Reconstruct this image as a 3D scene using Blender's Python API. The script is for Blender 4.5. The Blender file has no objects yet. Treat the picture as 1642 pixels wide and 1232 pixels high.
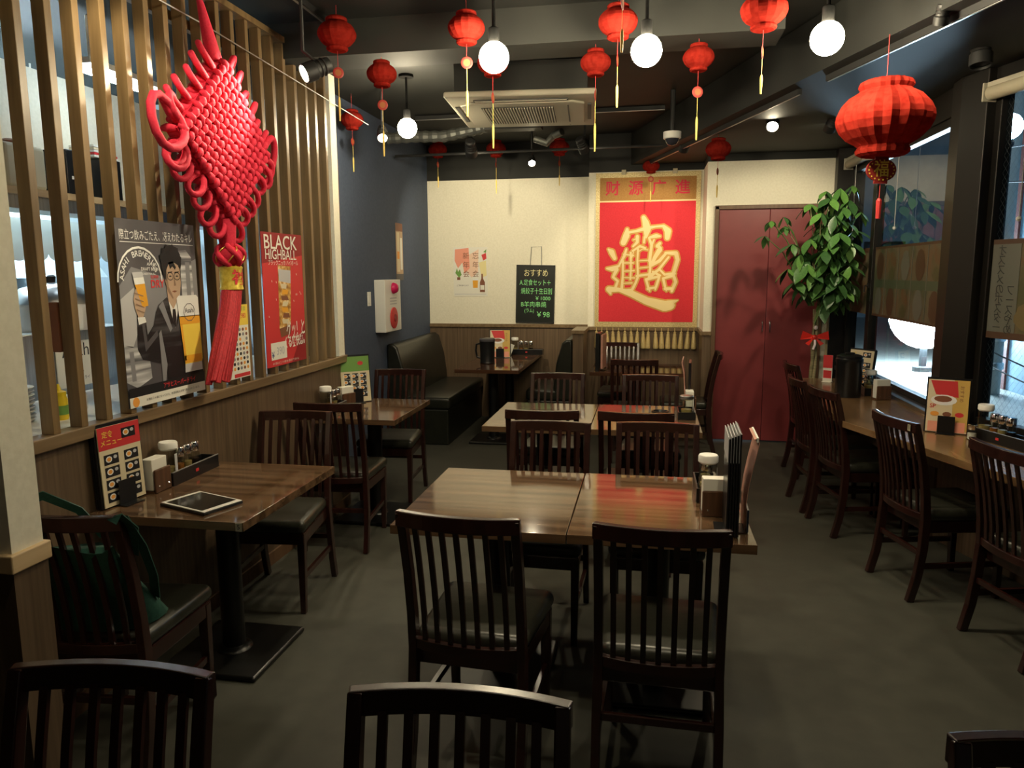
import bpy, math, random
from mathutils import Vector, Matrix
random.seed(4)
PI = math.pi
sc = bpy.context.scene
COL = sc.collection

# ------------------------------------------------------------------ camera, world, exposure
F_PX, YAW, PITCH, ROLL, CAM_H = 1200.0, math.radians(10.3), math.radians(8.5), math.radians(-0.32), 1.57
cam = bpy.data.cameras.new('camera'); camo = bpy.data.objects.new('camera', cam); COL.objects.link(camo)
cam.sensor_width = 36.0; cam.lens = F_PX / 1642.0 * 36.0; cam.clip_start = 0.05
_f = Vector((-math.sin(YAW) * math.cos(PITCH), math.cos(YAW) * math.cos(PITCH), -math.sin(PITCH)))
_r = Vector((math.cos(YAW), math.sin(YAW), 0)); _u = _r.cross(_f)
_r2 = math.cos(ROLL) * _r + math.sin(ROLL) * _u; _u2 = -math.sin(ROLL) * _r + math.cos(ROLL) * _u
camo.matrix_world = Matrix(((_r2.x, _u2.x, -_f.x, 0), (_r2.y, _u2.y, -_f.y, 0), (_r2.z, _u2.z, -_f.z, CAM_H), (0, 0, 0, 1)))
sc.camera = camo
w = bpy.data.worlds.new('night_sky'); sc.world = w; w.use_nodes = True
w.node_tree.nodes['Background'].inputs[0].default_value = (0.05, 0.075, 0.11, 1)
w.node_tree.nodes['Background'].inputs[1].default_value = 0.25
vs = sc.view_settings
vs.view_transform = 'Standard'; vs.look = 'None'; vs.gamma = 1.0; vs.use_curve_mapping = False; vs.exposure = 0.0
WARM = (1.0, 0.86, 0.58)
BULB_L = 225.0      # radiance of the globe bulbs
SPOT_W = 1.0        # multiplier of all track spotlights

# ------------------------------------------------------------------ materials
MATS = {}
def mat(name, col, rough=0.5, metal=0.0, emit=None, es=0.0, spec=0.5, coat=0.0, trans=0.0, alpha=1.0, sheen=0.0):
    m = bpy.data.materials.new(name); m.use_nodes = True
    b = m.node_tree.nodes['Principled BSDF']
    b.inputs['Base Color'].default_value = (*col, 1); b.inputs['Roughness'].default_value = rough
    b.inputs['Metallic'].default_value = metal; b.inputs['Specular IOR Level'].default_value = spec
    b.inputs['Coat Weight'].default_value = coat; b.inputs['Transmission Weight'].default_value = trans
    b.inputs['Alpha'].default_value = alpha; b.inputs['Sheen Weight'].default_value = sheen
    if emit:
        b.inputs['Emission Color'].default_value = (*emit, 1); b.inputs['Emission Strength'].default_value = es
    MATS[name] = m; return m
def noisy(name, c1, c2, scale=(1, 1, 1), nscale=5.0, rough=0.5, detail=4.0, bump=0.0, lo=0.35, hi=0.65, spec=0.5, c3=None, rvar=0.0, coat=0.0, metal=0.0, dist=0.0, coat_rough=0.1, sheen=0.0):
    m = mat(name, c1, rough, metal, spec=spec, coat=coat, sheen=sheen); nt = m.node_tree; b = nt.nodes['Principled BSDF']
    b.inputs['Coat Roughness'].default_value = coat_rough
    tc = nt.nodes.new('ShaderNodeTexCoord'); mp = nt.nodes.new('ShaderNodeMapping'); mp.inputs['Scale'].default_value = scale
    nz = nt.nodes.new('ShaderNodeTexNoise'); nz.inputs['Scale'].default_value = nscale; nz.inputs['Detail'].default_value = detail; nz.inputs['Distortion'].default_value = dist
    cr = nt.nodes.new('ShaderNodeValToRGB'); cr.color_ramp.elements[0].position = lo; cr.color_ramp.elements[1].position = hi
    cr.color_ramp.elements[0].color = (*c1, 1); cr.color_ramp.elements[1].color = (*c2, 1)
    if c3:
        e = cr.color_ramp.elements.new((lo + hi) / 2); e.color = (*c3, 1)
    L = nt.links.new
    L(tc.outputs['Object'], mp.inputs['Vector']); L(mp.outputs['Vector'], nz.inputs['Vector']); L(nz.outputs['Fac'], cr.inputs['Fac']); L(cr.outputs['Color'], b.inputs['Base Color'])
    if bump:
        bp = nt.nodes.new('ShaderNodeBump'); bp.inputs['Strength'].default_value = bump; bp.inputs['Distance'].default_value = 0.004
        L(nz.outputs['Fac'], bp.inputs['Height']); L(bp.outputs['Normal'], b.inputs['Normal'])
    if rvar:
        mr = nt.nodes.new('ShaderNodeMapRange'); mr.inputs['To Min'].default_value = rough - rvar; mr.inputs['To Max'].default_value = rough + rvar
        L(nz.outputs['Fac'], mr.inputs['Value']); L(mr.outputs['Result'], b.inputs['Roughness'])
    return m
def emis(name, col, s):
    m = bpy.data.materials.new(name); m.use_nodes = True; nt = m.node_tree
    for n in list(nt.nodes): nt.nodes.remove(n)
    e = nt.nodes.new('ShaderNodeEmission'); o = nt.nodes.new('ShaderNodeOutputMaterial')
    e.inputs[0].default_value = (*col, 1); e.inputs[1].default_value = s; nt.links.new(e.outputs[0], o.inputs[0]); MATS[name] = m; return m
def glassy(name, tint, ior=1.5, rough=0.02, refl=1.0):
    m = bpy.data.materials.new(name); m.use_nodes = True; nt = m.node_tree
    for n in list(nt.nodes): nt.nodes.remove(n)
    t = nt.nodes.new('ShaderNodeBsdfTransparent'); g = nt.nodes.new('ShaderNodeBsdfGlossy'); x = nt.nodes.new('ShaderNodeMixShader')
    fr = nt.nodes.new('ShaderNodeFresnel'); mu = nt.nodes.new('ShaderNodeMath'); mu.operation = 'MULTIPLY'; mu.inputs[1].default_value = refl; mu.use_clamp = True
    o = nt.nodes.new('ShaderNodeOutputMaterial'); fr.inputs['IOR'].default_value = ior
    t.inputs[0].default_value = (*tint, 1); g.inputs['Roughness'].default_value = rough
    L = nt.links.new
    ge = nt.nodes.new('ShaderNodeNewGeometry'); iv = nt.nodes.new('ShaderNodeMath'); iv.operation = 'SUBTRACT'; iv.inputs[0].default_value = 1.0; L(ge.outputs['Backfacing'], iv.inputs[1])
    m2 = nt.nodes.new('ShaderNodeMath'); m2.operation = 'MULTIPLY'; L(fr.outputs[0], mu.inputs[0]); L(mu.outputs[0], m2.inputs[0]); L(iv.outputs[0], m2.inputs[1]); L(m2.outputs[0], x.inputs[0]); L(t.outputs[0], x.inputs[1]); L(g.outputs[0], x.inputs[2]); L(x.outputs[0], o.inputs[0]); MATS[name] = m; return m
def paper_red(name, col, tr=0.5):
    m = bpy.data.materials.new(name); m.use_nodes = True; nt = m.node_tree
    for n in list(nt.nodes): nt.nodes.remove(n)
    d = nt.nodes.new('ShaderNodeBsdfDiffuse'); t = nt.nodes.new('ShaderNodeBsdfTranslucent'); x = nt.nodes.new('ShaderNodeMixShader'); o = nt.nodes.new('ShaderNodeOutputMaterial')
    tc = nt.nodes.new('ShaderNodeTexCoord'); nz = nt.nodes.new('ShaderNodeTexNoise'); nz.inputs['Scale'].default_value = 38; cr = nt.nodes.new('ShaderNodeValToRGB')
    cr.color_ramp.elements[0].color = (col[0] * .75, col[1] * .6, col[2] * .6, 1); cr.color_ramp.elements[1].color = (*col, 1); cr.color_ramp.elements[0].position = .3; cr.color_ramp.elements[1].position = .6
    L = nt.links.new
    L(tc.outputs['Object'], nz.inputs['Vector']); L(nz.outputs['Fac'], cr.inputs['Fac']); L(cr.outputs[0], d.inputs[0]); L(cr.outputs[0], t.inputs[0])
    x.inputs[0].default_value = tr; L(d.outputs[0], x.inputs[1]); L(t.outputs[0], x.inputs[2]); L(x.outputs[0], o.inputs[0]); MATS[name] = m; return m

floor_m = noisy('dark_vinyl_floor', (.053, .052, .041), (.068, .067, .053), (1, 1, 1), 9, .60, 6, .15, rvar=.06, spec=.4)
ceil_m = noisy('black_ceiling_paint', (.009, .0095, .008), (.013, .0135, .0115), (1, 1, 1), 3, .7, 3)
beam_m = noisy('grey_beam_paint', (.015, .016, .014), (.021, .022, .019), (1, 1, 1), 3, .65, 3)
cream_m = noisy('cream_wallpaper', (.80, .76, .62), (.86, .82, .68), (1, 1, 1), 60, .8, 3, .12)
blue_m = noisy('navy_wallpaper', (.060, .082, .135), (.072, .096, .155), (1, 1, 1), 50, .75, 3, .1)
dado_m = noisy('brown_panel_laminate', (.090, .058, .034), (.165, .110, .066), (38, 38, 1.2), 1.6, .42, 5, .03, .3, .7)
slat_m = noisy('stained_cedar', (.135, .083, .036), (.28, .185, .088), (24, 24, 1.6), 1.4, .34, 6, .08, .25, .75)
ledge_m = noisy('ledge_wood', (.15, .095, .05), (.24, .165, .09), (30, 1.5, 30), 1.4, .35, 5, .03, .3, .7)
pine_m = noisy('light_shelf_wood', (.55, .38, .2), (.68, .5, .29), (20, 1.5, 20), 1.4, .45, 4)
top_m = noisy('walnut_laminate_top', (.050, .027, .014), (.185, .108, .058), (.9, 15, 15), 1.6, .085, 6, .0, .30, .72, spec=1.0, rvar=.02)
booth_top_m = noisy('glossy_walnut_top', (.060, .027, .015), (.105, .050, .028), (1.1, 15, 15), 1.6, .06, 5, .0, .28, .72, spec=.6)
count_m = noisy('oak_counter', (.155, .085, .038), (.27, .160, .075), (14, 1.1, 14), 1.6, .20, 5, .0, .28, .72, spec=.6)
chair_m = noisy('mahogany_stain', (.020, .0062, .0048), (.032, .0098, .0074), (8, 8, 1.5), 3, .24, 4, spec=.6, coat=.25, coat_rough=.15)
seat_m = noisy('black_vinyl', (.026, .026, .019), (.036, .036, .027), (1, 1, 1), 40, .31, 3, .08)
iron_m = mat('black_iron', (.0045, .0045, .0045), .33, .0)
green_vinyl = noisy('dark_olive_vinyl', (.010, .011, .008), (.015, .016, .011), (1, 1, 1), 22, .33, 4, .1)
black_m = mat('black_plastic', (.010, .010, .011), .3)
matblk_m = mat('matt_black_metal', (.014, .014, .014), .55)
sock_m = mat('black_bakelite', (.003, .003, .003), .7, spec=.2)
dframe_m = mat('dark_bronze_frame', (.018, .016, .014), .38, .4)
alu_m = mat('brushed_aluminium', (.62, .62, .62), .32, 1.0)
chrome_m = mat('chrome', (.8, .8, .8), .12, 1.0)
steel_m = noisy('stainless_steel', (.42, .43, .43), (.56, .57, .57), (1, 30, 1), 3, .32, 3, metal=.9)
white_m = mat('white_plastic', (.84, .83, .79), .4)
offw_m = mat('aged_white_plastic', (.44, .41, .32), .5)
grill_m = mat('dark_grille', (.06, .06, .055), .6)
red_door_m = noisy('maroon_door_paint', (.225, .036, .040), (.250, .041, .045), (1, 1, 1), 6, .42, 3)
doorframe_m = noisy('brown_door_frame', (.12, .065, .035), (.17, .095, .05), (20, 20, 1.5), 1.5, .5, 4)
cord_m = noisy('red_felt_cord', (.52, .008, .034), (.62, .013, .048), (1, 1, 1), 120, .8, 3, .25)
tass_m = noisy('red_tassel_threads', (.40, .010, .018), (.60, .022, .035), (160, 160, 1), 1.6, .6, 2, .3)
gold_m = mat('gold_foil', (.80, .55, .12), .3, .8)
goldcloth_m = noisy('gold_brocade', (.48, .36, .15), (.72, .60, .32), (1, 1, 1), 90, .5, 3, .3, metal=.25)
goldtas_m = noisy('gold_tassel_threads', (.50, .36, .13), (.78, .63, .32), (140, 140, 1), 1.6, .42, 2, .3, metal=.3)
scroll_red = noisy('scarlet_felt', (.66, .022, .038), (.72, .030, .046), (1, 1, 1), 90, .8, 2, .1)
bronze_cl = noisy('bronze_felt', (.36, .17, .035), (.42, .21, .05), (1, 1, 1), 70, .7, 3, .1)
crimson_m = mat('crimson_print', (.58, .015, .05), .7)
palegold_m = mat('pale_gold_print', (.86, .68, .33), .55)
oldgold_m = mat('orange_gold_print', (.66, .34, .07), .6)
lant_m = paper_red('red_lantern_paper', (.36, .030, .019), .25)
lant_s = paper_red('shaded_lantern_paper', (.27, .020, .013), .22)  # small lanterns: their backlit dullness is put into a darker paper colour
lant_tag = mat('red_card', (.26, .018, .012), .6)
tag_gold = mat('dull_gold_print', (.26, .09, .02), .6)
yel_thread = mat('yellow_thread', (.72, .52, .12), .6)
red_thread = mat('red_thread', (.55, .03, .03), .6)
leaf_m = [noisy('leaf_green_%s' % n, a, b, (1, 1, 1), 18, .38, 3) for n, a, b in (('mid', (.045, .125, .030), (.075, .185, .044)), ('deep', (.024, .075, .024), (.045, .115, .032)), ('fresh', (.075, .19, .038), (.115, .25, .055)))]
stem_m = noisy('pachira_bark', (.16, .14, .07), (.28, .24, .13), (6, 6, 30), 3, .7, 4, .2)
stake_m = mat('bamboo_stake', (.50, .42, .24), .6)
ribbon_m = mat('red_ribbon', (.72, .03, .02), .3)
pinkrib_m = mat('white_ribbon', (.8, .7, .75), .25)
pot_m = mat('glazed_pot', (.30, .28, .24), .4)
soil_m = noisy('potting_soil', (.03, .02, .012), (.06, .04, .025), (1, 1, 1), 60, .9, 4, .4)
paper_m = mat('white_paper', (.80, .78, .70), .6)
beige_pr = mat('beige_print', (.72, .62, .42), .55)
redpr = mat('red_print', (.62, .035, .04), .5)
dredpr = mat('dark_red_print', (.30, .015, .02), .5)
orgpr = mat('orange_print', (.85, .36, .06), .5)
yelpr = mat('yellow_print', (.85, .62, .08), .5)
grnpr = mat('green_print', (.16, .34, .07), .5)
blkpr = mat('black_print', (.012, .012, .014), .45)
gryd = mat('slate_print', (.085, .080, .090), .45)
grym = mat('mid_grey_print', (.24, .24, .26), .45)
gryl = mat('light_grey_print', (.52, .52, .54), .45)
skinpr = mat('skin_tone_print', (.52, .36, .25), .5)
whtpr = mat('white_print', (.82, .82, .80), .5)
brnpr = mat('brown_print', (.22, .08, .04), .5)
pinkpr = mat('salmon_print', (.85, .34, .24), .55)
vat_m = noisy('brushed_vat_print', (.10, .10, .115), (.72, .72, .74), (1, 14, .5), 2.2, .45, 2, 0, .36, .64)
icy_m = noisy('iced_whisky_print', (.32, .13, .02), (.86, .66, .36), (1, 1, 1), 28, .4, 4, 0, .38, .66, c3=(.62, .34, .08))
leather_m = noisy('leather_coat_print', (.008, .008, .010), (.10, .10, .11), (1, 9, 3), 2.2, .45, 3, 0, .48, .75)
amber = mat('amber_print', (.80, .38, .03), .45)
navypr = mat('blue_print', (.03, .05, .2), .5)
chalk_g = mat('green_marker', (.30, .85, .32), .5, emit=None)
chalk_y = mat('cream_marker', (.85, .78, .42), .5)
board_m = mat('blackboard_face', (.012, .016, .014), .35)
glass_m = glassy('window_glass', (.86, .95, 1.0), 1.55, .01, 1.1)
jarglass_m = glassy('jar_glass', (.82, .84, .80), 1.5, .03, 1.3)
soy_m = mat('soy_sauce', (.015, .007, .004), .15)
oil_m = mat('chilli_oil', (.28, .10, .02), .2)
vin_m = mat('vinegar', (.33, .25, .10), .2)
bag_m = noisy('dark_green_canvas', (.008, .050, .036), (.014, .075, .052), (1, 1, 1), 80, .65, 3, .2)
tile_m = noisy('pale_blue_panel', (.52, .62, .68), (.60, .70, .75), (1, 1, 1), 3, .35, 2)
road_m = noisy('asphalt', (.05, .055, .06), (.075, .08, .085), (1, 1, 1), 14, .5, 5, .2)
bld_m = noisy('blue_grey_facade', (.16, .21, .25), (.20, .26, .30), (1, 1, 1), 2, .7, 3)
brick_m = mat('red_brick', (.20, .06, .05), .7)
cable_m = mat('black_cable', (.012, .012, .014), .6)
film_m = noisy('window_film_food_photo', (.165, .10, .05), (.085, .095, .052), (1, 1, 1), 5.2, .5, 3, 0, .38, .62, c3=(.15, .125, .075))
film2_m = noisy('window_film_fruit_photo', (.16, .070, .028), (.088, .085, .034), (1, 1, 1), 6.0, .5, 3, 0, .36, .62, c3=(.14, .11, .055))
filmw_m = mat('pale_film_strip', (.15, .15, .12), .5)
filmb_m = mat('brown_film_edge', (.095, .048, .026), .5)

# ------------------------------------------------------------------ mesh helpers
class MB:
    def __init__(s): s.v = []; s.f = []
    def add(s, vs_, fs):
        b = len(s.v); s.v += [tuple(x) for x in vs_]; s.f += [tuple(b + i for i in f) for f in fs]; return s
    def box(s, c, d, R=None):
        hx, hy, hz = d[0] / 2, d[1] / 2, d[2] / 2
        p = [Vector((x * hx, y * hy, z * hz)) for z in (-1, 1) for y in (-1, 1) for x in (-1, 1)]
        if R is not None: p = [R @ q for q in p]
        p = [q + Vector(c) for q in p]
        return s.add(p, [(0, 2, 3, 1), (4, 5, 7, 6), (0, 1, 5, 4), (2, 6, 7, 3), (0, 4, 6, 2), (1, 3, 7, 5)])
    def bb(s, x0, x1, y0, y1, z0, z1): return s.box(((x0 + x1) / 2, (y0 + y1) / 2, (z0 + z1) / 2), (abs(x1 - x0), abs(y1 - y0), abs(z1 - z0)))
    def prism(s, poly, z0, z1):
        n = len(poly)
        return s.add([(x, y, z0) for x, y in poly] + [(x, y, z1) for x, y in poly], [tuple(range(n))[::-1], tuple(range(n, 2 * n))] + [(i, (i + 1) % n, n + (i + 1) % n, n + i) for i in range(n)])
    def poly(s, pts, w=0.0):
        return s.add([(x, y, w) for x, y in pts], [tuple(range(len(pts)))])
    def rect(s, x0, x1, y0, y1, w=0.0): return s.poly([(x0, y0), (x1, y0), (x1, y1), (x0, y1)], w)
    def disc(s, cx, cy, rx, ry, w=0.0, n=16): return s.poly([(cx + rx * math.cos(2 * PI * i / n), cy + ry * math.sin(2 * PI * i / n)) for i in range(n)], w)
    def sweep(s, pts, wx, d):
        # rectangular bar following a path in the y-z plane: width wx along x
        n = len(pts); vs_ = []
        for i, p in enumerate(pts):
            a = Vector(pts[max(i - 1, 0)]); b = Vector(pts[min(i + 1, n - 1)]); t = (b - a).normalized(); q = Vector((0, t.z, -t.y)).normalized()
            ww = wx[i] if isinstance(wx, (list, tuple)) else wx; dd = d[i] if isinstance(d, (list, tuple)) else d
            for sx, sq in ((-1, -1), (1, -1), (1, 1), (-1, 1)): vs_.append(Vector(p) + Vector((sx * ww / 2, 0, 0)) + q * (sq * dd / 2))
        fs = [(3, 2, 1, 0), tuple(4 * (n - 1) + i for i in range(4))]
        for i in range(n - 1):
            for k in range(4): fs.append((4 * i + k, 4 * i + (k + 1) % 4, 4 * i + 4 + (k + 1) % 4, 4 * i + 4 + k))
        return s.add(vs_, fs)
    def railx(s, pts, d, h):
        # bar following a path mostly along x : depth d (y), height h (z)
        n = len(pts); vs_ = []
        for i, p in enumerate(pts):
            a = Vector(pts[max(i - 1, 0)]); b = Vector(pts[min(i + 1, n - 1)]); t = (b - a).normalized(); q = Vector((-t.y, t.x, 0)).normalized()
            for sq, sz in ((-1, -1), (1, -1), (1, 1), (-1, 1)): vs_.append(Vector(p) + q * (sq * d / 2) + Vector((0, 0, sz * h / 2)))
        fs = [(3, 2, 1, 0), tuple(4 * (n - 1) + i for i in range(4))]
        for i in range(n - 1):
            for k in range(4): fs.append((4 * i + k, 4 * i + (k + 1) % 4, 4 * i + 4 + (k + 1) % 4, 4 * i + 4 + k))
        return s.add(vs_, fs)
    def tube(s, pts, r, n=8, closed=False, flat=1.0):
        pts = [Vector(p) for p in pts]; m = len(pts); vs_ = []; prev = None
        for i, p in enumerate(pts):
            if closed: t = (pts[(i + 1) % m] - pts[i - 1]).normalized()
            else: t = (pts[min(i + 1, m - 1)] - pts[max(i - 1, 0)]).normalized()
            if prev is None:
                ref = Vector((0, 0, 1)) if abs(t.z) < .9 else Vector((1, 0, 0)); a = t.cross(ref).normalized()
            else: a = (prev - t * prev.dot(t)).normalized()
            prev = a; b = t.cross(a); rr = r[i] if isinstance(r, (list, tuple)) else r
            for k in range(n): vs_.append(p + a * (rr * math.cos(2 * PI * k / n)) + b * (rr * flat * math.sin(2 * PI * k / n)))
        fs = []
        for i in range(m if closed else m - 1):
            j = (i + 1) % m
            for k in range(n): fs.append((i * n + k, i * n + (k + 1) % n, j * n + (k + 1) % n, j * n + k))
        if not closed: fs += [tuple(range(n))[::-1], tuple((m - 1) * n + k for k in range(n))]
        return s.add(vs_, fs)
    def lathe(s, prof, n=20, c=(0, 0, 0), pleat=0.0, cap=True):
        vs_ = []
        for r, z in prof:
            for k in range(n):
                q = 1.0 - (pleat if k % 2 else 0.0); vs_.append((c[0] + r * q * math.cos(2 * PI * k / n), c[1] + r * q * math.sin(2 * PI * k / n), c[2] + z))
        fs = []; m = len(prof)
        for i in range(m - 1):
            for k in range(n): fs.append((i * n + k, i * n + (k + 1) % n, (i + 1) * n + (k + 1) % n, (i + 1) * n + k))
        if cap: fs += [tuple(range(n))[::-1], tuple((m - 1) * n + k for k in range(n))]
        return s.add(vs_, fs)
    def ball(s, c, r, n=14, m=8, sz=1.0):
        return s.lathe([(max(r * math.sin(PI * i / m), 1e-4), -r * sz * math.cos(PI * i / m)) for i in range(m + 1)], n, c)
    def xf(s, M):
        s.v = [tuple(M @ Vector(p)) for p in s.v]; return s
    def build(s, name, m, parent=None, smooth=None, bevel=0.0, seg=2, origin=None):
        me = bpy.data.meshes.new(name)
        vv = s.v if origin is None else [(a - origin[0], b - origin[1], c - origin[2]) for a, b, c in s.v]
        me.from_pydata(vv, [], s.f); me.materials.append(m); me.validate()
        if smooth is not None:
            me.polygons.foreach_set('use_smooth', [True] * len(me.polygons)); me.set_sharp_from_angle(angle=math.radians(smooth))
        o = bpy.data.objects.new(name, me); COL.objects.link(o); o.parent = parent
        if origin is not None: o.location = origin
        if bevel:
            b = o.modifiers.new('bevel', 'BEVEL'); b.width = bevel; b.segments = seg; b.limit_method = 'ANGLE'; b.angle_limit = math.radians(40)
        return o
def tag(o, label=None, cat=None, group=None, kind=None):
    if label: o['label'] = label
    if cat: o['category'] = cat
    if group: o['group'] = group
    if kind: o['kind'] = kind
    return o
def thing(name, label, cat, loc=(0, 0, 0), rotz=0.0, group=None, M=None):
    o = bpy.data.objects.new(name, None); COL.objects.link(o); o.empty_display_size = .05
    if M is not None: o.matrix_world = M
    else: o.location = loc; o.rotation_euler = (0, 0, rotz)
    return tag(o, label, cat, group)
def struct(name, mb, m, label=None, parent=None, **k):
    o = mb.build(name, m, parent, **k)
    if parent is None: tag(o, label, None, None, 'structure')
    return o
def dup(root, loc=None, rotz=None, label=None, group=None):
    def cp(o, par):
        c = o.copy(); COL.objects.link(c); c.parent = par
        for ch in [x for x in KIDS.get(o.name, [])]: cp(ch, c)
        return c
    KIDS = {}
    for x in bpy.data.objects:
        if x.parent: KIDS.setdefault(x.parent.name, []).append(x)
    r = cp(root, None)
    if loc is not None: r.location = loc
    if rotz is not None: r.rotation_euler = (0, 0, rotz)
    if label: r['label'] = label
    if group: r['group'] = group
    return r
def frame(o, right, up):
    r = Vector(right).normalized(); u = Vector(up).normalized(); n = r.cross(u); o = Vector(o)
    return Matrix(((r.x, u.x, n.x, o.x), (r.y, u.y, n.y, o.y), (r.z, u.z, n.z, o.z), (0, 0, 0, 1)))
_TX = {}
def text(body, size, m, parent, x=0, y=0, w=0.0, name='lettering', align='CENTER', xs=1.0, bold=0.0, rot=0.0, spacing=1.0, wfit=None):
    key = (body, align, bold, spacing)
    if key not in _TX:
        c = bpy.data.curves.new('txt', 'FONT'); c.body = body; c.align_x = align; c.align_y = 'CENTER'; c.offset = bold; c.space_character = spacing; c.resolution_u = 3
        o = bpy.data.objects.new('txt', c); COL.objects.link(o)
        dg = bpy.context.evaluated_depsgraph_get(); me = bpy.data.meshes.new_from_object(o.evaluated_get(dg))
        _TX[key] = ([v.co.copy() for v in me.vertices], [tuple(p.vertices) for p in me.polygons])
        bpy.data.objects.remove(o); bpy.data.curves.remove(c); bpy.data.meshes.remove(me)
    vs_, fs = _TX[key]
    if not vs_: return None
    if wfit:
        ww = max(p.x for p in vs_) - min(p.x for p in vs_); xs = wfit / (ww * size)
    mb = MB(); ca, sa = math.cos(rot), math.sin(rot); pts = []
    for p in vs_:
        a, b = p.x * size * xs, p.y * size; pts.append((x + a * ca - b * sa, y + a * sa + b * ca, w))
    mb.add(pts, fs); return mb.build(name, m, parent)

# ------------------------------------------------------------------ the room shell
XW, XB = -1.995, -2.35          # left dado wall, navy wall
CEIL = 2.90
WT = 2.535                      # where the cream walls stop
DZ = 1.02                       # dado height
struct('floor', MB().bb(-5.2, 3.6, -3.2, 8.2, -.1, 0), floor_m, 'dark charcoal vinyl restaurant floor')
struct('ceiling', MB().prism([(-5.2, -3.2), (3.3, -3.2), (3.3, .0), (1.88, 4.6), (1.88, 8.2), (-5.2, 8.2)], CEIL, CEIL + .1), ceil_m, 'black painted open ceiling')

# back walls: booth alcove, scroll column, closet wall
def dado_wall(name, x0, x1, y0, y1, label, front=True):
    o = struct(name, MB().bb(x0, x1, y0, y1, DZ, WT), cream_m, label)
    b = MB().bb(x0, x1, y0 - .004, y1, 0, DZ - .035).build('panel', dado_m, o)
    MB().bb(x0, x1, y0 - .022, y1, DZ - .035, DZ).build('dado_rail', ledge_m, o)
    MB().bb(x0, x1, y0, y1, WT, CEIL).build('black_upper_wall', ceil_m, o)
    return o
dado_wall('wall_back_left', XB, -.60, 7.93, 8.1, 'cream back wall behind the booth with brown panelled dado')
dado_wall('wall_back_center', -.60, .50, 7.62, 8.1, 'cream projecting wall behind the hanging scroll with brown dado')
wr = struct('wall_back_right', MB().bb(.50, .60, 7.10, 8.1, DZ, WT).bb(.60, 1.50, 7.10, 8.1, 2.15, WT).bb(1.50, 1.80, 7.10, 8.1, 0, WT), cream_m, 'cream wall around the maroon closet doors')
MB().bb(.497, .575, 7.096, 8.1, 0, DZ - .035).build('panel', dado_m, wr)
MB().bb(.478, .575, 7.078, 8.1, DZ - .035, DZ).build('dado_rail', ledge_m, wr)
MB().bb(.50, 1.80, 7.10, 8.1, WT, CEIL).build('black_upper_wall', ceil_m, wr)

# maroon closet doors
d1 = tag(thing('door_1', 'pair of tall maroon closet doors with small chrome handles', None), kind='structure')
MB().bb(.575, .61, 7.07, 7.18, 0, 2.145).bb(1.49, 1.525, 7.07, 7.18, 0, 2.145).bb(.575, 1.525, 7.07, 7.18, 2.115, 2.15).build('door_frame', doorframe_m, d1, bevel=.003)
for k, (a, b) in enumerate(((.612, 1.0495), (1.0525, 1.488))):
    lf = MB().bb(a, b, 7.095, 7.13, .012, 2.113).build('door_leaf', red_door_m, d1, bevel=.003)
    hx = 1.02 if k == 0 else 1.085
    MB().tube([(hx, 7.093, 1.02), (hx, 7.068, 1.025), (hx, 7.066, 1.07), (hx, 7.068, 1.115), (hx, 7.093, 1.12)], .006, 8).build('door_handle', chrome_m, lf, smooth=60)

# navy wall on the left of the booth, white end post and door jamb
bw = struct('wall_left_back', MB().bb(XB - .12, XB, 4.78, 8.1, 0, CEIL), blue_m, 'navy blue wall beside the booth bench')
struct('wall_left_return', MB().bb(XB - .12, -2.06, 4.70, 4.78, 0, CEIL), blue_m, 'short navy return wall behind the slat screen')
struct('trim_1', MB().bb(-2.10, -1.985, 4.60, 4.69, DZ + .012, 2.80), cream_m, 'cream end post of the slat screen')
struct('trim_2', MB().bb(-2.10, -2.00, 4.70, 4.735, 0, 2.30), doorframe_m, 'brown wooden jamb behind the cream end post')
struct('baseboard_left', MB().bb(XW, XW + .012, 1.45, 4.69, 0, .07), doorframe_m, 'brown skirting under the left dado')

# left dado wall with ledge
wl = struct('wall_left', MB().bb(-2.12, XW, 1.40, 4.69, 0, DZ - .035), dado_m, 'brown wood panelled half wall under the slat screen')
struct('trim_3', MB().bb(-2.032, -1.965, 1.40, 4.70, DZ - .035, DZ + .012), ledge_m, 'wooden ledge on top of the left half wall', bevel=.004)

# low partition at the left edge of the picture, cream above and brown below
struct('wall_partition', MB().bb(-2.4, -1.291, 1.277, 1.36, .995, CEIL), cream_m, 'cream partition end at the left edge of the picture')
struct('wall_partition_lower', MB().bb(-2.4, -1.287, 1.272, 1.364, 0, .955), dado_m, 'brown panelled foot of the cream partition')
struct('trim_4', MB().bb(-2.4, -1.280, 1.264, 1.370, .955, .995), pine_m, 'pale wooden cap rail around the cream partition', bevel=.003)

# walls behind the camera so that the room is closed
struct('wall_front', MB().bb(-5.2, 3.6, -3.2, -3.1, 0, CEIL), dado_m, 'brown panelled wall behind the camera')
struct('wall_left_front', MB().bb(-2.5, -2.4, -3.2, 1.40, 0, CEIL), dado_m, 'brown panelled left wall near the camera')

# booth partition (low wall between booth and the scroll table)
bp = struct('wall_booth_partition', MB().bb(-.70, -.60, 7.10, 7.615, 0, DZ - .035), dado_m, 'low brown partition between booth and scroll table')
MB().bb(-.715, -.585, 7.085, 7.615, DZ - .035, DZ).build('cap_rail', ledge_m, bp, bevel=.004)

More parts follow.
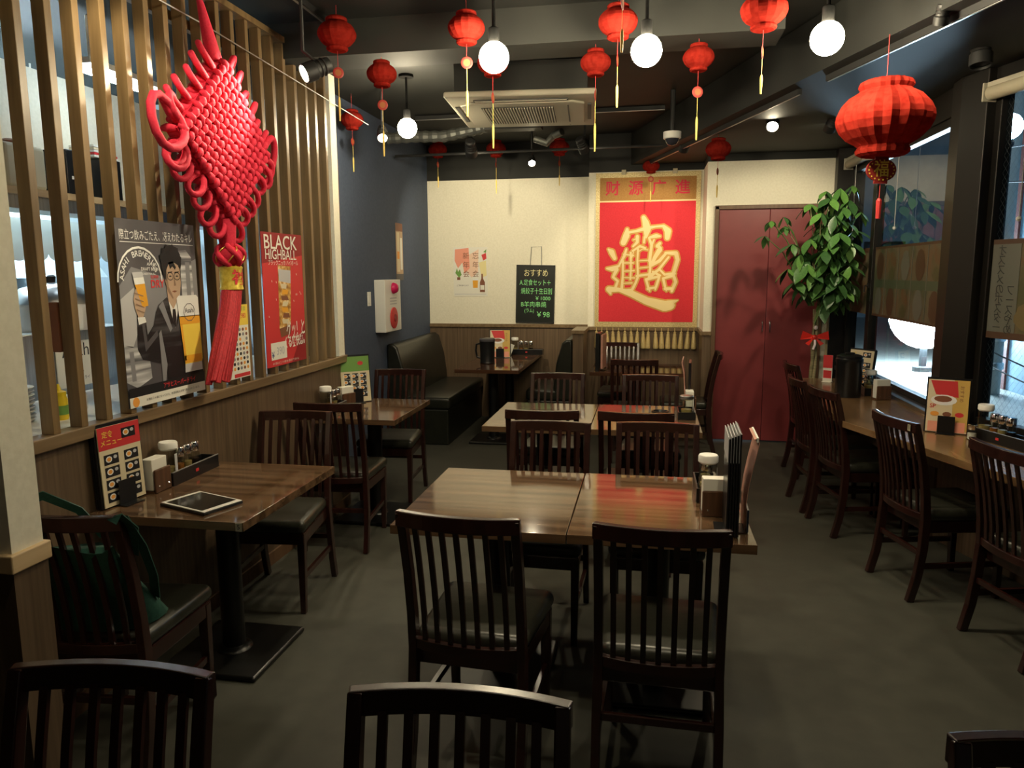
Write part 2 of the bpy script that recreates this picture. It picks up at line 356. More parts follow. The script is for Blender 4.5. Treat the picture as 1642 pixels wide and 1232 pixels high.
# beams and the dropped soffit over the window counter
UX, UY = -.30, .954             # direction of the slanted front part of the window wall, towards the back
struct('trim_5', MB().bb(-2.3, .62, 3.98, 4.26, 2.72, CEIL), beam_m, 'grey ceiling beam crossing the room in front of the air conditioner')
s0 = Vector((.41, 5.84)); far = (-.30, 7.95); nearp = (s0.x + .30 / .954 * 8.6, s0.y - 8.6)
poly = [far, nearp, (3.3, -2.7), (3.3, .0), (1.87, 4.6), (1.87, 8.1), (-.30, 8.1)]
sf = struct('ceiling_soffit', MB().prism(poly, 2.60, CEIL - .01), ceil_m, 'black dropped soffit above the window counter')
bd = Vector((nearp[0] - far[0], nearp[1] - far[1], 0)).normalized(); bn = Vector((bd.y, -bd.x, 0))
mb = MB()
for t0, t1 in ((.25, 9.5),):
    a = Vector((*far, 0)) + bd * t0; b = Vector((*far, 0)) + bd * t1; mid = (a + b) / 2
    R = Matrix.Rotation(math.atan2(bd.y, bd.x), 3, 'Z'); mb.box((mid.x + bn.x * -.008, mid.y + bn.y * -.008, 2.645), ((b - a).length, .012, .085), R)
mb.build('soffit_fascia', beam_m, sf)

# ------------------------------------------------------------------ window wall
WX = 1.70; PX, PY = 1.70, 4.62   # far plane and the bend at the thick post
ND = Vector((.30, -.954, 0)).normalized(); NN = Vector((-ND.y, ND.x, 0)) * -1   # along the near wall towards camera ; inward normal
wf = struct('wall_right', MB().bb(WX - .02, WX + .15, 4.65, 7.1, 0, .70), dado_m, 'brown low wall under the far window')
MB().bb(WX - .01, WX + .15, 4.65, 7.1, 2.44, 2.62).build('window_head', dframe_m, wf)
NB = Matrix.Translation((PX, PY, 0)) @ Matrix.Rotation(math.atan2(ND.y, ND.x), 4, 'Z')   # local x along near wall, local +y = outward?
NLEN = 4.6
if (NB.to_3x3() @ Vector((0, 1, 0))).x < 0: OUT = -1
else: OUT = 1
wn = tag(MB().bb(0, NLEN, -.02 * OUT, .15 * OUT, 0, .70).build('wall_right_front', dado_m), 'brown low wall under the near window', None, None, 'structure'); wn.matrix_world = NB
MB().bb(0, NLEN, -.01 * OUT, .15 * OUT, 2.52, 2.62).build('window_head', dframe_m, wn)
_e = NB @ Vector((NLEN, 0, 0))
struct('wall_right_end', MB().bb(_e.x, _e.x + .12, -3.2, _e.y + .1, 0, CEIL), cream_m, 'cream wall to the right of the camera')
struct('window_sill_ledge' if False else 'trim_6', MB().bb(WX - .065, WX + .06, 4.72, 7.09, .70, .735), alu_m, 'aluminium sill of the far window', bevel=.003)
sl = tag(MB().bb(.12, NLEN, -.05 * OUT, .08 * OUT, .70, .735).build('trim_7', dframe_m, bevel=.003), 'dark sill of the near window', None, None, 'structure'); sl.matrix_world = NB
# thick corner post
struct('trim_8', MB().prism([(1.655, 4.76), (1.645, 4.60), (1.705, 4.42), (1.76, 4.44), (1.78, 4.60), (1.78, 4.76)], .70, 2.60), dframe_m, 'thick dark bronze corner post between the two windows', bevel=.006)
struct('trim_9', MB().bb(1.575, 1.80, 7.0, 7.1, 0, 2.60), dframe_m, 'dark window post against the closet wall')

w1 = tag(thing('window_1', 'far dark-framed window with film band above the counter', None), kind='structure')
MB().bb(WX, WX + .07, 6.28, 6.37, .735, 2.44).bb(WX + .0, WX + .07, 6.96, 7.0, .735, 2.44).bb(WX, WX + .07, 4.76, 4.80, .735, 2.44).bb(WX + .005, WX + .065, 4.76, 7.0, .735, .775).bb(WX + .005, WX + .065, 4.76, 7.0, 2.39, 2.44).build('window_frame', dframe_m, w1, bevel=.004)
for a, b in ((4.80, 6.28), (6.37, 6.96)):
    MB().bb(WX + .03, WX + .036, a, b, .775, 2.39).build('pane', glass_m, w1)
MB().bb(WX - .012, WX + .006, 6.315, 6.335, 1.43, 1.47).tube([(WX - .012, 6.325, 1.45), (WX - .03, 6.325, 1.45), (WX - .033, 6.325, 1.40)], .007, 6).build('latch', dframe_m, w1)
# films on the far panes: rows of dish photographs seen from behind
fm = MB().bb(WX + .024, WX + .0285, 4.80, 6.28, 1.222, 1.745).build('film_poster', film_m, w1)
for k in range(5):
    y = 4.86 + k * .285
    MB().bb(WX + .0215, WX + .0235, y, y + .012, 1.23, 1.735).build('film_divider', filmw_m, fm)
for r_, zz in enumerate((1.60, 1.34)):
    for k in range(5):
        mbf = MB().poly([(.085 * math.cos(a * PI / 6) * (1 + .12 * math.sin(3 * a + k)), .105 * math.sin(a * PI / 6)) for a in range(12)])
        o = mbf.build('dish_photo', (film2_m, filmb_m, filmw_m)[(k + r_) % 3], fm); o.matrix_world = frame((WX + .0222, 4.76 + k * .285 + .0, zz), (0, -1, 0), (0, 0, 1)) if False else frame((WX + .0222, 5.0 + k * .285, zz), (0, -1, 0), (0, 0, 1))
MB().bb(WX + .0218, WX + .0236, 4.86, 6.24, 1.44, 1.50).build('green_band', grnpr if False else mat('faded_green_film', (.075, .105, .06), .5), fm)
MB().bb(WX + .0212, WX + .0238, 4.80, 6.28, 1.728, 1.745).bb(WX + .0212, WX + .0238, 4.80, 6.28, 1.222, 1.238).build('film_border', filmb_m, fm)
fm2 = MB().bb(WX + .024, WX + .0285, 6.37, 6.96, 1.222, 1.745).build('film_poster', film_m, w1)
MB().bb(WX + .0212, WX + .0238, 6.37, 6.96, 1.715, 1.745).build('film_border', filmb_m, fm2)

w2 = tag(thing('window_2', 'near wired-glass window with fruit photo film', None, M=NB), kind='structure')
def nb(x0, x1, y0, y1, z0, z1, m=None):
    return (m or MB()).bb(x0, x1, y0 * OUT, y1 * OUT, z0, z1)
nb(.17, .23, .0, .07, .735, 2.52).bb(.17, NLEN, .0, .065 * OUT, .735, .775).bb(.17, NLEN, 0, .065 * OUT, 2.47, 2.52).bb(2.2, 2.28, 0, .07 * OUT, .735, 2.52).build('window_frame', dframe_m, w2, bevel=.004)
nb(.165, .18, -.012, .0, .74, 2.52).build('frame_edge', alu_m, w2)
for a, b in ((.23, 2.2), (2.28, NLEN)):
    nb(a, b, .03, .036, .775, 2.47).build('pane', glass_m, w2)
wm = MB(); n = 0
for sgn in (1, -1):
    x = .23 - 1.7
    while x < 2.2:
        z0, z1 = .775, 2.47; a = (x, z0) if sgn > 0 else (x + 1.3, z0); b = (x + 1.3, z1) if sgn > 0 else (x, z1)
        def clipx(p, q):
            (x1, z1_), (x2, z2_) = p, q
            def at(xx): return z1_ + (xx - x1) * (z2_ - z1_) / (x2 - x1)
            if max(x1, x2) < .235 or min(x1, x2) > 1.6: return None
            res = []
            for (xx, zz) in (p, q):
                if xx < .235: res.append((.235, at(.235)))
                elif xx > 1.6: res.append((1.6, at(1.6)))
                else: res.append((xx, zz))
            return res
        c = clipx(a, b)
        if c: wm.tube([(c[0][0], .033 * OUT, c[0][1]), (c[1][0], .033 * OUT, c[1][1])], .00045, 3)
        x += .034
tag(wm.build('wire_mesh', mat('glass_wire', (.25, .26, .27), .4, .8), w2), kind='stuff')
ff = nb(.232, 1.9, .0225, .028, 1.21, 1.725).build('film_poster', film2_m, w2)
nb(.232, 1.9, .0195, .0222, 1.21, 1.245).build('film_border', filmb_m, ff); nb(.232, 1.9, .0195, .0222, 1.70, 1.725).build('film_border', filmb_m, ff)
nb(.232, .42, .0205, .0222, 1.245, 1.70).build('pale_strip', filmw_m, ff)
FM = frame((0, .0180 * OUT, 0), (1, 0, 0), (0, 0, 1)) if OUT > 0 else frame((0, .0180 * OUT, 0), (1, 0, 0), (0, 0, 1))
ft = bpy.data.objects.new('reversed_lettering', None)
for k, ch in enumerate('オススメのポスター'):
    o = text(ch, .062, mat('dark_film_ink', (.04, .042, .035), .5) if k == 0 else MATS['dark_film_ink'], ff, 0, 0, 0, 'lettering')
    if o: o.matrix_local = Matrix.Translation((.30, .0185 * OUT, 1.665 - k * .05)) @ Matrix(((-1, 0, 0, 0), (0, 0, 1, 0), (0, 1, 0, 0), (0, 0, 0, 1)))
for k, ch in enumerate('フースやめ'):
    o = text(ch, .062, MATS['dark_film_ink'], ff, 0, 0, 0, 'lettering')
    if o: o.matrix_local = Matrix.Translation((.375, .0185 * OUT, 1.46 - k * .05)) @ Matrix(((-1, 0, 0, 0), (0, 0, 1, 0), (0, 1, 0, 0), (0, 0, 0, 1)))
rr = random.Random(7)
fruit = [mat('faded_orange_film', (.17, .075, .03), .5), mat('faded_lime_film', (.095, .10, .035), .5), mat('faded_red_film', (.16, .05, .03), .5), mat('faded_yellow_film', (.17, .125, .05), .5)]
for k, (fx, fz, fr_) in enumerate(((.56, 1.60, .10), (.74, 1.58, .11), (.62, 1.42, .10), (.50, 1.33, .09), (.82, 1.40, .10), (.70, 1.30, .085), (.93, 1.56, .10), (.95, 1.33, .09), (1.15, 1.5, .13))):
    o = MB().poly([(fr_ * math.cos(a * PI / 8) * (1 + .1 * math.sin(2 * a + k)), fr_ * .8 * math.sin(a * PI / 8)) for a in range(16)]).build('fruit_photo', fruit[k % 4], ff)
    o.matrix_local = Matrix.Translation((fx, (.0208 - .0002 * k) * OUT, fz)) @ Matrix(((1, 0, 0, 0), (0, 0, -1, 0), (0, 1, 0, 0), (0, 0, 0, 1)))
bpy.data.objects.remove(ft)
# ------------------------------------------------------------------ outside: the street at night
struct('street_ground', MB().bb(1.9, 30, -6, 40, -.3, -.18), noisy('pale_paving', (.34, .33, .28), (.44, .43, .37), (1, 1, 1), 6, .38, 5, .2), 'wet pale paving outside the windows')
ob = thing('street_building', 'blue-grey building standing across the lane', 'building')
MB().bb(5.2, 5.6, 4, 12.4, -.18, 7).build('facade', noisy('blue_wall_paint', (.18, .32, .44), (.23, .38, .50), (1, 1, 1), 2, .6, 3), ob)
MB().bb(5.17, 5.2, 12.0, 12.4, -.18, 7).build('corner_pier', brick_m, ob)
for k in range(3):
    wb = MB().bb(5.14, 5.2, 6 + k * 2.0, 7.2 + k * 2.0, 2.4, 3.9).build('window', dframe_m, ob)
    MB().bb(5.12, 5.14, 6.1 + k * 2.0, 7.1 + k * 2.0, 2.5, 3.8).build('pane', mat('dark_glass', (.05, .07, .09), .1) if k == 0 else MATS['dark_glass'], wb)
fbld = thing('far_building', 'dark grey building at the far end of the lane', 'building')
MB().bb(2.0, 16, 30, 30.4, -.18, 9).build('facade', bld_m, fbld)
for k in range(5):
    wb = MB().bb(3 + k * 2.4, 4.4 + k * 2.4, 29.9, 30, 1.0, 2.6).build('window', dframe_m, fbld); MB().bb(3.1 + k * 2.4, 4.3 + k * 2.4, 29.86, 29.9, 1.1, 2.5).build('pane', MATS['dark_glass'], wb)
sg = thing('headlight_glare', 'glowing white ball standing in for headlight glare in the far window', 'headlight glare')  # glowing ball on an invented pole, stands in for car headlight glare
MB().ball((4.72, 14.0, .80), .58, 24, 14, 1.0).build('globe', emis('street_glow', (.72, .88, 1.0), 130.0), sg, smooth=60)
MB().lathe([(.16, -.18), (.16, -.10), (.06, -.08), (.06, .26)], 14, (4.72, 14.0, 0)).build('pole', matblk_m, sg)
sl_ = thing('added_lane_lamp', 'white globe lamp added to light the lane outside the near window', 'headlight glare', (3.90, 9.5, -.18))  # lamp added for cool light on the lane wall, where a room lamp mirrors
MB().lathe([(.06, 0), (.05, 3.10), (.07, 3.12), (.07, 3.18)], 14).build('post', matblk_m, sl_, smooth=50); MB().ball((0, 0, 3.32), .145, 20, 12).build('globe', emis('lamp_glow', (.60, .82, 1.0), 80.0), sl_, smooth=70)
pl = thing('utility_pole', 'pale street pole with rings outside the near window', 'pole', (4.85, 11.6, -.18))
MB().lathe([(.10, 0), (.09, 5.5)], 14).build('pole', mat('concrete_pole', (.40, .40, .37), .7), pl, smooth=60)
for z in (.35, .75, 1.3): MB().lathe([(.11, z), (.12, z + .02), (.12, z + .08), (.11, z + .1)], 14).build('ring', alu_m, pl, smooth=50)
for k, (za, zb, xx) in enumerate(((.55, .62, 4.0), (.15, .45, 3.9), (-.02, .12, 4.1), (2.1, 2.5, 4.0), (2.5, 2.9, 3.9))):
    pts = [(xx + i * .04, 5.5 + i * .7, za + (zb - za) * i / 9 - .12 * math.sin(PI * i / 9) + .3) for i in range(10)]
    tag(MB().tube(pts, .009, 5).build('power_cable', cable_m), ['middle of the low cables outside the near window', 'second lowest cable outside the near window', 'lowest cable outside the near window', 'upper cable outside the near window', 'topmost cable outside the near window'][k], 'cable', 'cables over the lane')

# ------------------------------------------------------------------ slat screen
ss = thing('slat_screen', 'stained timber slat screen standing on the left ledge', 'screen')
base = MB().bb(-.025, .025, -.0155, .0155, 0, 2.80 - DZ - .012).build('slat', slat_m, ss, bevel=.002)
for i in range(19):
    o = base if i == 0 else base.copy()
    if i: COL.objects.link(o); o.parent = ss
    o.location = (-1.997 + random.uniform(-.003, .003), 2.185 + i * .1285, DZ + .012); o.rotation_euler = (0, 0, random.uniform(-.03, .03))
MB().bb(-2.025, -1.96, 2.10, 4.62, 2.80, 2.83).bb(-2.06, -2.03, 2.10, 4.60, 2.64, 2.68).build('top_rail', slat_m, ss)
# thin steel rod between the first slats and a wire along the screen top
tag(MB().tube([(-1.955, 1.9, 2.66), (-1.957, 3.2, 2.66), (-1.96, 5.2, 2.60)], .003, 5).build('wire', alu_m), 'thin wire strung along the top of the slat screen', 'wire')
tag(MB().tube([(-2.03, 2.235, 1.035), (-2.03, 2.235, 2.7)], .004, 6).bb(-2.036, -2.024, 2.225, 2.245, 2.2, 2.215).build('curtain_rod', alu_m), 'thin pale rod standing behind the first gap of slats', 'rod')
tag(MB().bb(-2.06, -2.026, 2.292, 2.352, 1.30, 1.475).build('switch_box', brnpr, bevel=.004), 'small brown box fixed behind the second slat', 'box')
for k, (yy, zz0, zz1) in enumerate(((3.30, 1.045, 2.0), (3.46, 1.045, 1.62))):
    tag(MB().bb(-2.055, -2.035, yy, yy + .022, zz0, zz1).build('white_pole', white_m), ['white pole behind the slats beside the knot tassel', 'short white pole behind the slats beside the yellow flyer'][k], 'pole')

# ------------------------------------------------------------------ posters on the screen (frames face +x)
def sheet(name, label, cat, M, w_, h_, m, th=.0012, group=None):
    t = thing(name, label, cat, M=M, group=group)
    MB().bb(0, w_, 0, h_, -th, 0).build('paper', m, t); return t
def el(parent, name, m, mb, label=None):
    o = mb.build(name, m, parent)
    if label: o['label'] = label
    return o
# beer poster; u 0..1 across, v 0..1 up
PWd, PHt = .50, .725
bpst = sheet('beer_poster', 'tall dark beer poster with a man raising a glass on the slat screen', 'poster', frame((-1.9635, 2.535, 1.055), (0, 1, 0), (0, 0, 1)), PWd, PHt, gryd)
def U(pts): return [(x * PWd, (1 - y) * PHt) for x, y in pts]
def pp(name, m, pts, lay): el(bpst, name, m, MB().poly(U(pts), .0004 * lay))
pp('smoky_backdrop', grym, [(0, .35), (.15, .25), (.5, .30), (1, .20), (1, .62), (0, .75)], 1)
pp('steel_vat', vat_m, [(.70, .20), (.76, .155), (.86, .15), (.93, .19), (.94, .42), (.98, .48), (.70, .50)], 2)
pp('vat_shade', gryd, [(.74, .24), (.77, .24), (.77, .45), (.74, .45)], 3)
pp('vat_shade', grym, [(.84, .22), (.90, .22), (.90, .44), (.84, .44)], 3)
pp('steam_glow', gryl, [(0, .42), (.16, .36), (.22, .55), (.10, .68), (0, .66)], 2)
pp('lower_vat', vat_m, [(0, .66), (.28, .70), (.30, .86), (.12, .90), (0, .86)], 2)
pp('lower_vat_shade', grym, [(.05, .70), (.10, .70), (.11, .86), (.06, .86)], 3)
ring = [(.25 + .27 * math.cos(a), .33 - .19 * math.sin(a)) for a in [PI * k / 12 for k in range(13)]] + [(.25 + .255 * math.cos(a), .33 - .178 * math.sin(a)) for a in [PI * k / 12 for k in range(12, -1, -1)]]
for k in range(12):
    pp('arch_line', whtpr, [ring[k], ring[k + 1], ring[24 - k], ring[25 - k]], 3)
for k, ch in enumerate('ASAHI BREWERIES'):
    a = PI * (.95 - .058 * k); x, y = .25 + .215 * math.cos(a), .33 - .15 * math.sin(a)
    if ch != ' ': text(ch, .033, whtpr, bpst, x * PWd, (1 - y) * PHt, .0016, 'arched_lettering', rot=a - PI / 2, bold=.012)
text('ASAHI', .016, whtpr, bpst, .38 * PWd, (1 - .235) * PHt, .0016, bold=.01)
text('DRAFT BEER', .018, whtpr, bpst, .36 * PWd, (1 - .262) * PHt, .0016, bold=.01)
text('THE BEER FOR ALL', .011, whtpr, bpst, .34 * PWd, (1 - .288) * PHt, .0016)
text('SUPER', .018, redpr, bpst, .42 * PWd, (1 - .305) * PHt, .0016, bold=.01)
text('DRY', .044, redpr, bpst, .45 * PWd, (1 - .345) * PHt, .0016, bold=.02)
text('際立つ飲みごたえ、冴えわたるキレ', .042, whtpr, bpst, .5 * PWd, (1 - .085) * PHt, .0016, wfit=.46)
pp('headline_rule', whtpr, [(.04, .118), (.97, .118), (.97, .1215), (.04, .1215)], 4)
# the man: coat, shirt, neck, face, hair, hand
pp('dark_coat', leather_m, [(.44, .46), (.55, .42), (.66, .47), (.78, .43), (.90, .45), (1.0, .52), (1.0, .94), (.50, .94), (.48, .80), (.20, .75), (.15, .69), (.17, .50), (.27, .52), (.28, .62), (.36, .57), (.40, .50)], 5)
pp('coat_sheen', grym, [(.42, .62), (.45, .60), (.50, .80), (.46, .92), (.43, .92)], 6)
pp('coat_sheen', gryd, [(.22, .56), (.25, .55), (.27, .66), (.40, .60), (.41, .63), (.24, .71)], 6)
pp('lapel', grym, [(.44, .47), (.50, .44), (.60, .60), (.57, .62), (.47, .50)], 6)
pp('lapel', gryd, [(.76, .44), (.80, .46), (.72, .58), (.66, .62), (.66, .60)], 6)
pp('shirt', whtpr, [(.57, .43), (.70, .44), (.70, .48), (.64, .60), (.60, .52)], 7)
pp('necktie', blkpr, [(.62, .49), (.655, .49), (.665, .54), (.64, .60), (.61, .54)], 8)
pp('neck', skinpr, [(.56, .36), (.70, .38), (.68, .45), (.63, .49), (.57, .44)], 8)
pp('face', skinpr, [(.53, .25), (.60, .21), (.70, .22), (.75, .26), (.755, .34), (.735, .40), (.69, .44), (.645, .435), (.58, .39), (.545, .33)], 9)
pp('face_shadow', mat('shadow_skin_print', (.30, .19, .125), .5), [(.53, .27), (.57, .25), (.585, .36), (.64, .425), (.63, .432), (.575, .39), (.545, .33)], 10)
pp('hair_lock', blkpr, [(.505, .22), (.49, .185), (.52, .175), (.53, .142), (.56, .15), (.585, .122), (.63, .135), (.67, .118), (.70, .14), (.745, .14), (.745, .17), (.785, .195), (.775, .22), (.60, .20)], 10)
pp('fringe', blkpr, [(.60, .225), (.66, .215), (.70, .25), (.685, .265), (.65, .245), (.62, .262)], 11)
pp('hair', blkpr, [(.51, .25), (.505, .19), (.545, .145), (.63, .125), (.72, .135), (.765, .175), (.775, .23), (.755, .28), (.74, .24), (.68, .225), (.60, .235), (.565, .27), (.56, .33), (.53, .30)], 11)
for cx in (.615, .705):
    rim = [(cx + .042 * math.cos(2 * PI * k / 14), .302 + .024 * math.sin(2 * PI * k / 14)) for k in range(14)]; rin = [(cx + .036 * math.cos(2 * PI * k / 14), .302 + .0195 * math.sin(2 * PI * k / 14)) for k in range(14)]
    for k in range(14): pp('spectacle_rim', blkpr, [rim[k], rim[(k + 1) % 14], rin[(k + 1) % 14], rin[k]], 11)
    pp('eye', blkpr, [(cx - .022, .302), (cx, .297), (cx + .022, .302), (cx, .306)], 11)
    pp('eyebrow', blkpr, [(cx - .03, .278), (cx + .03, .274), (cx + .03, .279), (cx - .03, .284)], 11)
pp('nose', MATS['shadow_skin_print'], [(.66, .31), (.668, .31), (.685, .355), (.655, .358)], 11)
pp('mouth', brnpr, [(.625, .388), (.66, .383), (.70, .387), (.66, .395)], 11)
pp('hand', skinpr, [(.14, .42), (.17, .37), (.20, .36), (.28, .40), (.28, .47), (.24, .52), (.18, .52), (.15, .47)], 9)
for k in range(4): pp('finger', MATS['shadow_skin_print'], [(.15 + .005 * k, .385 + .03 * k), (.255, .405 + .03 * k), (.255, .409 + .03 * k), (.15 + .005 * k, .391 + .03 * k)], 12)
pp('shirt_cuff', whtpr, [(.17, .52), (.26, .52), (.27, .55), (.18, .56)], 9)
pp('beer_glass', amber, [(.165, .34), (.285, .335), (.31, .46), (.24, .47)], 10)
pp('beer_foam', whtpr, [(.155, .31), (.275, .305), (.286, .34), (.165, .345)], 11)
pp('glass_rim', gryl, [(.145, .28), (.265, .275), (.275, .305), (.155, .31)], 10)
pp('beer_mug', yelpr, [(.70, .54), (.985, .54), (.995, .80), (.98, .82), (.735, .82)], 13)
pp('mug_amber', amber, [(.695, .535), (.985, .535), (.99, .585), (.70, .585)], 14)
pp('mug_amber', amber, [(.73, .77), (.985, .77), (.98, .815), (.735, .815)], 14)
pp('mug_amber', amber, [(.70, .58), (.73, .58), (.76, .80), (.735, .80)], 14)
pp('mug_foot', gryl, [(.735, .82), (.98, .82), (.985, .87), (.73, .87)], 13)
pp('mug_foam', whtpr, [(.675, .43), (.70, .415), (.955, .415), (.98, .43), (.985, .54), (.695, .54)], 14)
text('Asahi', .030, blkpr, bpst, .84 * PWd, (1 - .505) * PHt, .0062, bold=.01)
for k in range(10):
    a0, a1 = 2 * PI * k / 10, 2 * PI * (k + 1) / 10
    pp('mug_crest', gryd, [(.84 + .085 * math.cos(a0), .515 + .055 * math.sin(a0)), (.84 + .085 * math.cos(a1), .515 + .055 * math.sin(a1)), (.84 + .078 * math.cos(a1), .515 + .050 * math.sin(a1)), (.84 + .078 * math.cos(a0), .515 + .050 * math.sin(a0))], 15)
pp('black_footer', blkpr, [(0, .895), (1, .885), (1, .945), (0, .945)], 16)
pp('white_footer', paper_m, [(0, .945), (1, .945), (1, 1), (0, 1)], 16)
text('アサヒスーパードライ', .026, redpr, bpst, .64 * PWd, (1 - .918) * PHt, .0070, bold=.012, wfit=.22)
text('お酒は二十歳になってから。飲酒運転は法律で禁止されています。', .011, blkpr, bpst, .56 * PWd, (1 - .972) * PHt, .0070, wfit=.36)
pp('gold_seal', orgpr, [(.07 + .04 * math.cos(2 * PI * k / 12), .972 + .027 * math.sin(2 * PI * k / 12)) for k in range(12)], 17)

# highball poster
HW, HH = .46, .71
hp = sheet('highball_poster', 'red whisky highball poster with a tall icy glass on the slat screen', 'poster', frame((-1.9635, 3.615, 1.075), (0, 1, 0), (0, 0, 1)), HW, HH, redpr)
def hq(name, m, pts, lay): el(hp, name, m, MB().poly([(x * HW, (1 - y) * HH) for x, y in pts], .0004 * lay))
hq('dark_upper_band', dredpr, [(0, 0), (1, 0), (1, .16), (0, .23)], 1)
hq('dark_corner', dredpr, [(.6, 1), (1, .7), (1, 1)], 1)
hq('glass_body', icy_m, [(.36, .24), (.68, .25), (.62, .70), (.33, .72)], 2)
hq('ice_top', gryl, [(.37, .27), (.67, .28), (.66, .38), (.37, .36)], 3)
for k in range(7): hq('ice_cube', (beige_pr, amber, brnpr)[k % 3], [(.40 + .05 * (k % 2), .38 + .045 * k), (.56 + .03 * (k % 2), .385 + .045 * k), (.54 + .03 * (k % 3), .42 + .045 * k), (.42, .415 + .045 * k)], 3)
hq('glass_foot', brnpr, [(.33, .72), (.62, .70), (.60, .77), (.36, .79)], 3)
text('BLACK', .105, paper_m, hp, .45 * HW, (1 - .075) * HH, .0024, bold=.008, wfit=.37)
text('HIGHBALL', .075, paper_m, hp, .45 * HW, (1 - .165) * HH, .0024, bold=.006, wfit=.35)
text('ブラックニッカ ハイボール', .03, paper_m, hp, .5 * HW, (1 - .225) * HH, .0024, wfit=.34)
text('グッ！と', .10, paper_m, hp, .74 * HW, (1 - .745) * HH, .0024, bold=.012, wfit=.22, rot=.05)
text('くる爽快感。', .07, paper_m, hp, .72 * HW, (1 - .835) * HH, .0024, bold=.02, wfit=.24, rot=.04)
hq('price_card', paper_m, [(.10, .82), (.48, .82), (.48, .95), (.10, .95)], 4)
text('¥', .05, navypr, hp, .14 * HW, (1 - .915) * HH, .0024, bold=.01); text('390', .06, gryl, hp, .32 * HW, (1 - .89) * HH, .0024, bold=.01)
text('お酒は二十歳を過ぎてから', .014, paper_m, hp, .45 * HW, (1 - .978) * HH, .0024, wfit=.3)
rr = random.Random(3)
for k in range(24):
    x, y = rr.uniform(.08, .92), rr.uniform(.26, .68)
    if .30 < x < .70: continue
    hq('splash_drop', paper_m, [(x, y), (x + .012, y + .004), (x + .014, y + .018), (x + .003, y + .014)], 2)
# small yellow-headed menu flyer
fl = sheet('menu_flyer', 'small white flyer of dish photos with yellow heading on the slat screen', 'flyer', frame((-1.955, 3.235, 1.066), (0, 1, 0), (0, 0, 1)), .195, .355, paper_m)
el(fl, 'yellow_heading', yelpr, MB().rect(0, .195, .255, .355, .0004))
text('¥1,980', .034, redpr, fl, .135, .30, .0008, bold=.01, wfit=.08); text('宴会', .026, grnpr, fl, .15, .335, .0008)
el(fl, 'lobster_photo', redpr, MB().poly([(.02, .27), (.05, .262), (.09, .27), (.10, .30), (.06, .325), (.015, .31)], .0006))
for r_ in range(9):
    for c in range(6):
        if random.random() < .97: el(fl, 'dish_photo', (brnpr, grym, blkpr, orgpr)[(r_ * 5 + c * 3) % 4], MB().disc(.022 + c * .030, .235 - r_ * .0235, .0105, .0085, .0005, 8))
el(fl, 'red_footer', redpr, MB().rect(.045, .19, .004, .022, .0005))

# ------------------------------------------------------------------ the big red Chinese knot
kn = thing('chinese_knot', 'huge red felt Chinese knot with loops and tassel hanging on slats', 'knot', (-1.875, 3.135, 2.14))
H = .355; N = 13
def dm(a, b): return ((a - b) * H, (a + b) * H)        # a,b in -.5.. .5 -> (y,z)
body = MB()
slab = MB(); c4 = [dm(-.5, -.5), dm(.5, -.5), dm(.5, .5), dm(-.5, .5)]
slab.add([(-.02, y, z) for y, z in c4] + [(.035, y, z) for y, z in c4], [(0, 1, 2, 3), (7, 6, 5, 4), (0, 4, 5, 1), (1, 5, 6, 2), (2, 6, 7, 3), (3, 7, 4, 0)])
slab.build('core', cord_m, kn)
for i in range(N):
    for j in range(N):
        a = (i + .5) / N - .5; b = (j + .5) / N - .5
        a2 = a + (.012 if j % 2 else -.012)
        y, z = dm(a2, b); dy, dz = dm(.95 / N, .16 / N) if (i + j) % 2 else dm(.16 / N, .95 / N)
        sgn = 1
        pts = []
        for t in (-1, -.55, 0, .55, 1):
            pts.append((.037 + .020 * (1 - t * t), y + dy * t * .62 * sgn, z + dz * t * .62))
        body.tube(pts, [.010, .0145, .0162, .0145, .010], 6)
        if j == 0 or i == 0 or i == N - 1 or j == N - 1:      # edge stitches
            oy, oz = dm((.5 if i == N - 1 else -.5 if i == 0 else a), (.5 if j == N - 1 else -.5 if j == 0 else b))
            body.tube([(-.03, oy, oz), (.0, oy * 1.02, oz * 1.02), (.03, oy, oz)], [.012, .019, .012], 6)
body.build('woven_body', cord_m, kn, smooth=80)
def loop(cy, cz, ay, az, ln, wd, r_, xo=.0, tw=.02):
    # a teardrop loop starting at the knot edge and pointing along (ay,az)
    l = math.hypot(ay, az); ay, az = ay / l, az / l; py, pz = -az, ay; pts = []
    for k in range(15):
        t = k / 14; ang = 2 * PI * t; d = ln * (1 - math.cos(ang)) / 2; s = wd * math.sin(ang) * (.55 + .45 * (1 - math.cos(ang)) / 2)
        pts.append((xo + tw * math.sin(ang), cy + ay * d + py * s, cz + az * d + pz * s))
    MB().tube(pts, r_, 8).build('cord_loop', cord_m, kn, smooth=80)
for k in range(6):
    t = -.42 + k * .155
    for (a, b, ay, az) in ((.5, t, 1, 1), (-.5, t, -1, -1), (t, .5, -1, 1), (t, -.5, 1, -1)):
        y, z = dm(a, b); loop(y * .98, z * .98, ay, az + random.uniform(-.3, .1), .105 + .02 * random.random(), .03, .0135, .01 + .012 * random.uniform(-1, 1))
loop(-.33, 0, -1, .05, .20, .125, .0165, .05, .02); loop(.33, .0, 1, .08, .13, .10, .0165, .02); loop(.33, -.03, 1, -.6, .13, .06, .0155, .0); loop(-.31, .03, -.6, 1, .11, .05, .015, .02); loop(-.31, -.05, -.7, -1, .12, .05, .015, .02)
MB().tube([(.0, .0, .345), (-.005, -.02, .42), (-.02, -.045, .56), (-.03, -.05, .61)], [.034, .030, .016, .008], 10).build('hanging_cord', cord_m, kn, smooth=60)
MB().tube([(.005, 0, -.33), (.01, .0, -.40), (.012, .0, -.455)], [.05, .040, .034], 10).build('neck_wrap', cord_m, kn, smooth=60)
